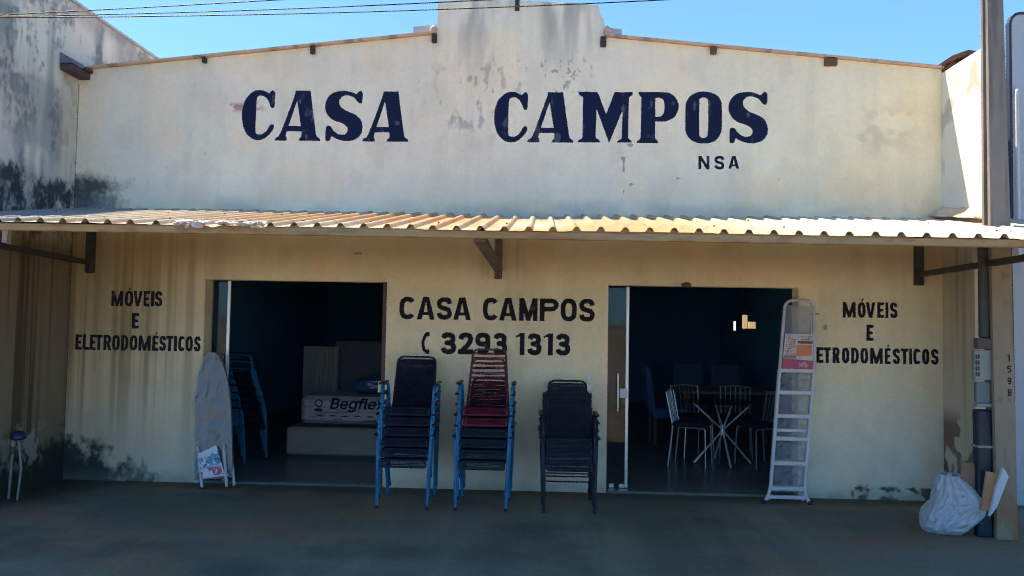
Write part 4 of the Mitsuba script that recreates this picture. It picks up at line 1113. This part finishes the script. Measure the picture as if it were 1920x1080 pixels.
bg = grid(bagfn, 161, 90)
part(BG, 'sack', bg, 'm_bag', smooth=35)
mat('m_card_brown', lambda p, n, uv: mix((0.24, 0.15, 0.085), (0.33, 0.21, 0.12), fbm(p.x * 9, p.y * 9, p.z * 18)), rough=0.9, two=True)
mat('m_card_orange', lambda p, n, uv: mix((0.40, 0.20, 0.085), (0.46, 0.26, 0.13), fbm(p.x * 9, p.y * 9, p.z * 18)), rough=0.9, two=True)
mat('m_foam', lambda p, n, uv: mix((0.50, 0.52, 0.55), (0.58, 0.60, 0.62), fbm(p.x * 12, p.y * 12, p.z * 12)), rough=0.85)
CB = thing('cardboard_box', 'flattened brown cardboard box stuffed in the mouth of the white bag', 'box')
RM = lambda a, ax: trimesh.transformations.rotation_matrix(a, ax)
TM = trimesh.transformations.translation_matrix
part(CB, 'panel', wallplate(Polygon([(3.425, 0.30), (3.432, 0.585), (3.56, 0.575), (3.575, 0.28)]), -1.30, -1.282), 'm_card_brown')
part(CB, 'flap', wallplate(Polygon([(3.50, 0.24), (3.545, 0.545), (3.628, 0.535), (3.585, 0.23)]), -1.46, -1.444), 'm_card_orange')
FO = thing('foam_board', 'white foam board sticking up at a slant out of the white bag', 'foam board')
scene[FO] = mikit.ply(cat([wallplate(Polygon([(3.545, 0.20), (3.60, 0.43), (3.655, 0.585), (3.695, 0.515), (3.60, 0.27)]), -1.50, -1.47)]), 'm_foam')

# ------------------------------------------------------------------ inside, left doorway
mat('m_bed_cream', lambda p, n, uv: mix((0.25, 0.21, 0.165), (0.31, 0.265, 0.21), fbm(p.x * 4, p.y * 4, p.z * 7)), rough=0.8)
mat('m_slat_cream', lambda p, n, uv: mix((0.15, 0.165, 0.14), (0.19, 0.20, 0.175), fbm(p.x * 30, p.y * 4, p.z * 2)), rough=0.6)
mat('m_matt_print', lambda p, n, uv: mix(mix((0.33, 0.30, 0.29), (0.42, 0.385, 0.37), fbm(p.x * 6, p.y * 6, p.z * 16)), C(0.07, 0.075, 0.10), smoothstep(0.52, 0.60, fbm(p.x * 5, p.y * 5, p.z * 26, 4)) * (0.35 + 0.4 * band(p.z, 0.45, 0.56, 0.03))), rough=0.35, clearcoat=0.5, bump=(lambda p, n, uv: fbm(p.x * 12, p.y * 12, p.z * 40, 3), 0.02))
BE = thing('bed_base', 'cream upholstered bed base on the floor inside the left doorway', 'bed base')
part(BE, 'box', bx(-3.02, -1.30, 1.50, 2.9, 0.05, 0.375, 0.02), 'm_bed_cream', smooth=30)
part(BE, 'plinth', bx(-2.98, -1.34, 1.54, 2.86, 0.018, 0.051), 'm_dark_stub')
MT = thing('mattress', 'mattress in printed plastic with blue script lying on the bed base', 'mattress')
part(MT, 'body', bx(-2.86, -1.30, 1.50, 2.88, 0.42, 0.745, 0.05), 'm_matt_print', smooth=30)
part(MT, 'side_seam', bx(-2.85, -1.31, 1.493, 1.52, 0.40, 0.425, 0.008), 'm_dark_fabric')
mat('m_print_blue', color=(0.006, 0.016, 0.05), rough=0.9, spec=0.05)
mat('m_print_green', color=(0.02, 0.05, 0.035), rough=0.9, spec=0.05)
mat('m_print_red', color=(0.14, 0.02, 0.03), rough=0.9, spec=0.05)
tx = meshkit.text_mesh('Begflex', 0.12, 0.004, bold=True)
v = np.array(tx.vertices)
sc_ = 0.66 / v[:, 0].max()
tm = trimesh.Trimesh(np.stack([-2.52 + v[:, 0] * sc_ + 0.25 * v[:, 1], 1.4955 + v[:, 2] * 0.0 - (v[:, 2] > 0.002) * 0.004, 0.605 + v[:, 1]], 1), tx.faces)
part(MT, 'printed_name', tm, 'm_print_blue')
ringp = Point(0, 0).buffer(0.048, 20).difference(Point(0, 0).buffer(0.034, 20))
part(MT, 'printed_emblem', xform(wallplate(unary_union([ringp, affinity.translate(affinity.scale(Point(0, 0).buffer(0.05), 1.1, 0.4), 0.0, -0.08)]), -0.003, 0.003), TM([-2.64, 1.4965, 0.665])), 'm_print_green')
part(MT, 'printed_marks', cat([xform(wallplate(affinity.scale(Point(0, 0).buffer(0.035), 1.3, 0.22), -0.003, 0.003), TM([-2.62 + 0.15 * i, 1.4965, 0.515 + 0.004 * (i % 2)])) for i in range(6)]), 'm_print_red')
HB = thing('headboard', 'pale ribbed headboard standing behind the mattress in the left doorway', 'headboard')
part(HB, 'backing', bx(-3.08, -2.62, 2.30, 2.33, 0.42, 1.315, 0.006), 'm_slat_cream')
for i in range(8):
    xx = -3.075 + i * 0.058
    part(HB, 'rib', bx(xx, xx + 0.036, 2.275, 2.299, 0.43, 1.305, 0.008), 'm_slat_cream')
HB2 = thing('headboard', 'wide dark padded headboard right of the ribbed one in the left doorway', 'headboard')
mat('m_headdark', color=(0.075, 0.08, 0.09), rough=0.9, sheen=0.3)
part(HB2, 'panel', bx(-2.70, -1.25, 2.40, 2.50, 0.42, 1.39, 0.03), 'm_headdark', smooth=30)
TP = thing('folded_bedding', 'bundle of bedding in blue plastic lying on top of the mattress', 'bedding')
mat('m_blue_film', color=(0.025, 0.07, 0.17), rough=0.2, clearcoat=0.8)
bd2 = trimesh.creation.icosphere(subdivisions=4, radius=1.0)
vv = np.array(bd2.vertices)
vv = np.sign(vv) * np.abs(vv) ** 0.7 * (1 + 0.25 * (meshkit.fbm(vv * 2 + 7) - 0.5)[:, None])
vv[:, 2] += 0.25 * vv[:, 0]
part(TP, 'bundle', trimesh.Trimesh(vv * [0.36, 0.28, 0.11] + [-1.98, 2.0, 0.875], bd2.faces), 'm_blue_film', smooth=True)

# ------------------------------------------------------------------ inside, right doorway
DT = thing('dining_table', 'glass dining table on crossed chrome tubes inside the right doorway', 'table')
cx, cy = 2.19, 1.75
part(DT, 'top', xform(trimesh.creation.cylinder(radius=0.48, height=0.010, sections=64), TM([cx, cy, 0.756])), 'm_glass_top', smooth=40)
for a in (0.06, 1.63, 3.20, 4.77):
    dx, dy = math.cos(a) * 0.36, math.sin(a) * 0.36
    part(DT, 'leg', tube([(cx + dx * 0.95, cy + dy * 0.95, 0.03), (cx, cy, 0.42), (cx + dx, cy + dy, 0.745)], 0.013, 8), 'm_chrome', smooth=40)
part(DT, 'hub', tube([(cx, cy, 0.36), (cx, cy, 0.48)], 0.03, 12), 'm_chrome', smooth=40)


def dining_chair(lab, x, y, rz):
    k = thing('dining_chair', lab, 'chair', 'chrome dining chairs round the glass table')
    M = T().translate([x, y, 0.018]).rotate([0, 0, 1], rz)
    for nm, d in DCH:
        q = dict(d)
        q['to_world'] = M
        scene[key_of(f'{k}__{nm}')] = q


mat('m_chrome_dim', color=(0.50, 0.55, 0.58), rough=0.3, metallic=0.6, clearcoat=0.6)
DCH = []
for s in (-1, 1):
    DCH.append(('leg', mikit.ply(tube(bend([(s * 0.20, -0.20, 0.0), (s * 0.175, -0.185, 0.455), (s * 0.17, 0.10, 0.455)], 0.03), 0.0085, 8), 'm_chrome_dim', smooth=40)))
    DCH.append(('leg', mikit.ply(tube(bend([(s * 0.195, 0.24, 0.0), (s * 0.175, 0.19, 0.46), (s * 0.19, 0.27, 0.86)], 0.05), 0.0085, 8), 'm_chrome_dim', smooth=40)))
DCH.append(('seat', mikit.ply(bx(-0.2, 0.2, -0.205, 0.20, 0.465, 0.51, 0.018), 'm_dark_fabric', smooth=30)))
DCH.append(('top_rail', mikit.ply(tube([(-0.19, 0.27, 0.855), (0, 0.285, 0.87), (0.19, 0.27, 0.855)], 0.0085, 8), 'm_chrome_dim', smooth=40)))
for i in range(5):
    xx = -0.12 + 0.06 * i
    DCH.append(('back_rod', mikit.ply(tube([(xx, 0.20, 0.50), (xx * 1.05, 0.28, 0.86)], 0.0045, 6), 'm_chrome_dim', smooth=40)))
dining_chair('chrome dining chair at near left of the glass table, facing right', 1.80, 1.62, 68)
dining_chair('chrome dining chair at near right of the glass table, facing left', 2.60, 1.66, -66)
dining_chair('chrome dining chair behind the glass table, left of the two there', 1.95, 2.38, 14)
dining_chair('chrome dining chair behind the glass table, right of the two there', 2.50, 2.40, -12)
UC = thing('upholstered_chair', 'dark high-backed upholstered chair standing left of the glass table', 'chair')
M_ = TM([1.80, 3.4, 0.018]) @ RM(math.radians(-88), [0, 0, 1])
part(UC, 'seat', xform(bx(-0.24, 0.24, -0.25, 0.25, 0.36, 0.50, 0.03), M_), 'm_dark_fabric2', smooth=30)
part(UC, 'backrest', xform(xform(bx(-0.23, 0.23, -0.045, 0.045, 0.0, 0.62, 0.03), TM([0, -0.25, 0.46]) @ RM(0.13, [1, 0, 0])), M_), 'm_dark_fabric2', smooth=30)
mat('m_dark_fabric2', color=(0.06, 0.12, 0.22), rough=0.9)
for sx in (-0.2, 0.2):
    for sy in (-0.22, 0.22):
        part(UC, 'leg', xform(bar((sx, sy, 0.0), (sx * 0.95, sy * 0.95, 0.37), 0.035, 0.035), M_), 'm_dark_wood')
WT = thing('dining_table', 'wooden dining table with a pale edge behind the upholstered chair', 'table')
part(WT, 'top', bx(2.0, 3.3, 3.5, 4.5, 0.70, 0.74, 0.006), 'm_table_edge')
for xx in (2.08, 3.2):
    for yy in (3.58, 4.4):
        part(WT, 'leg', bx(xx - 0.035, xx + 0.035, yy - 0.035, yy + 0.035, 0.018, 0.699, 0.006), 'm_dark_wood')
for i, (xx, yy) in enumerate(((2.35, 4.85), (2.95, 4.9))):
    k = thing('upholstered_chair', ('left' if i == 0 else 'right') + ' one of two dark upholstered chairs behind the wooden table', 'chair')
    part(k, 'backrest', bx(xx - 0.23, xx + 0.23, yy, yy + 0.08, 0.45, 1.06, 0.03), 'm_dark_fabric2', smooth=30)
    part(k, 'seat', bx(xx - 0.23, xx + 0.23, yy - 0.45, yy - 0.01, 0.38, 0.5, 0.03), 'm_dark_fabric2', smooth=30)
    for sx in (-0.2, 0.2):
        for sy in (-0.4, 0.03):
            part(k, 'leg', bx(xx + sx - 0.02, xx + sx + 0.02, yy + sy - 0.02, yy + sy + 0.02, 0.018, 0.379), 'm_dark_wood')
# pendant lamp deep in the room, its cream shades lit
PL = thing('pendant_lamp', 'small pendant with three warm lit cream shades hanging deep inside the right doorway', 'lamp')
scene['m_shade'] = {'type': 'principled', 'base_color': {'type': 'rgb', 'value': [0.6, 0.5, 0.35]}, 'roughness': 0.8}
part(PL, 'cord', tube([(3.02, 4.0, 3.0), (3.02, 4.0, 1.86)], 0.006, 6), 'm_wire')
part(PL, 'bar', bx(2.84, 3.16, 3.985, 4.015, 1.845, 1.86), 'm_dark_stub')
for (xx, zz, w, h, e) in ((2.865, 1.61, 0.035, 0.135, (0.5, 0.47, 0.4)), (3.01, 1.64, 0.075, 0.20, (0.20, 0.145, 0.07)), (3.115, 1.64, 0.11, 0.10, (0.19, 0.14, 0.075))):
    k = part(PL, 'shade', xform(trimesh.creation.cylinder(radius=w / 2, height=h, sections=20), TM([xx, 4.0, zz + h / 2])), 'm_shade', smooth=40)
    scene[k]['emitter'] = {'type': 'area', 'radiance': {'type': 'rgb', 'value': [0.35 * q for q in e]}}
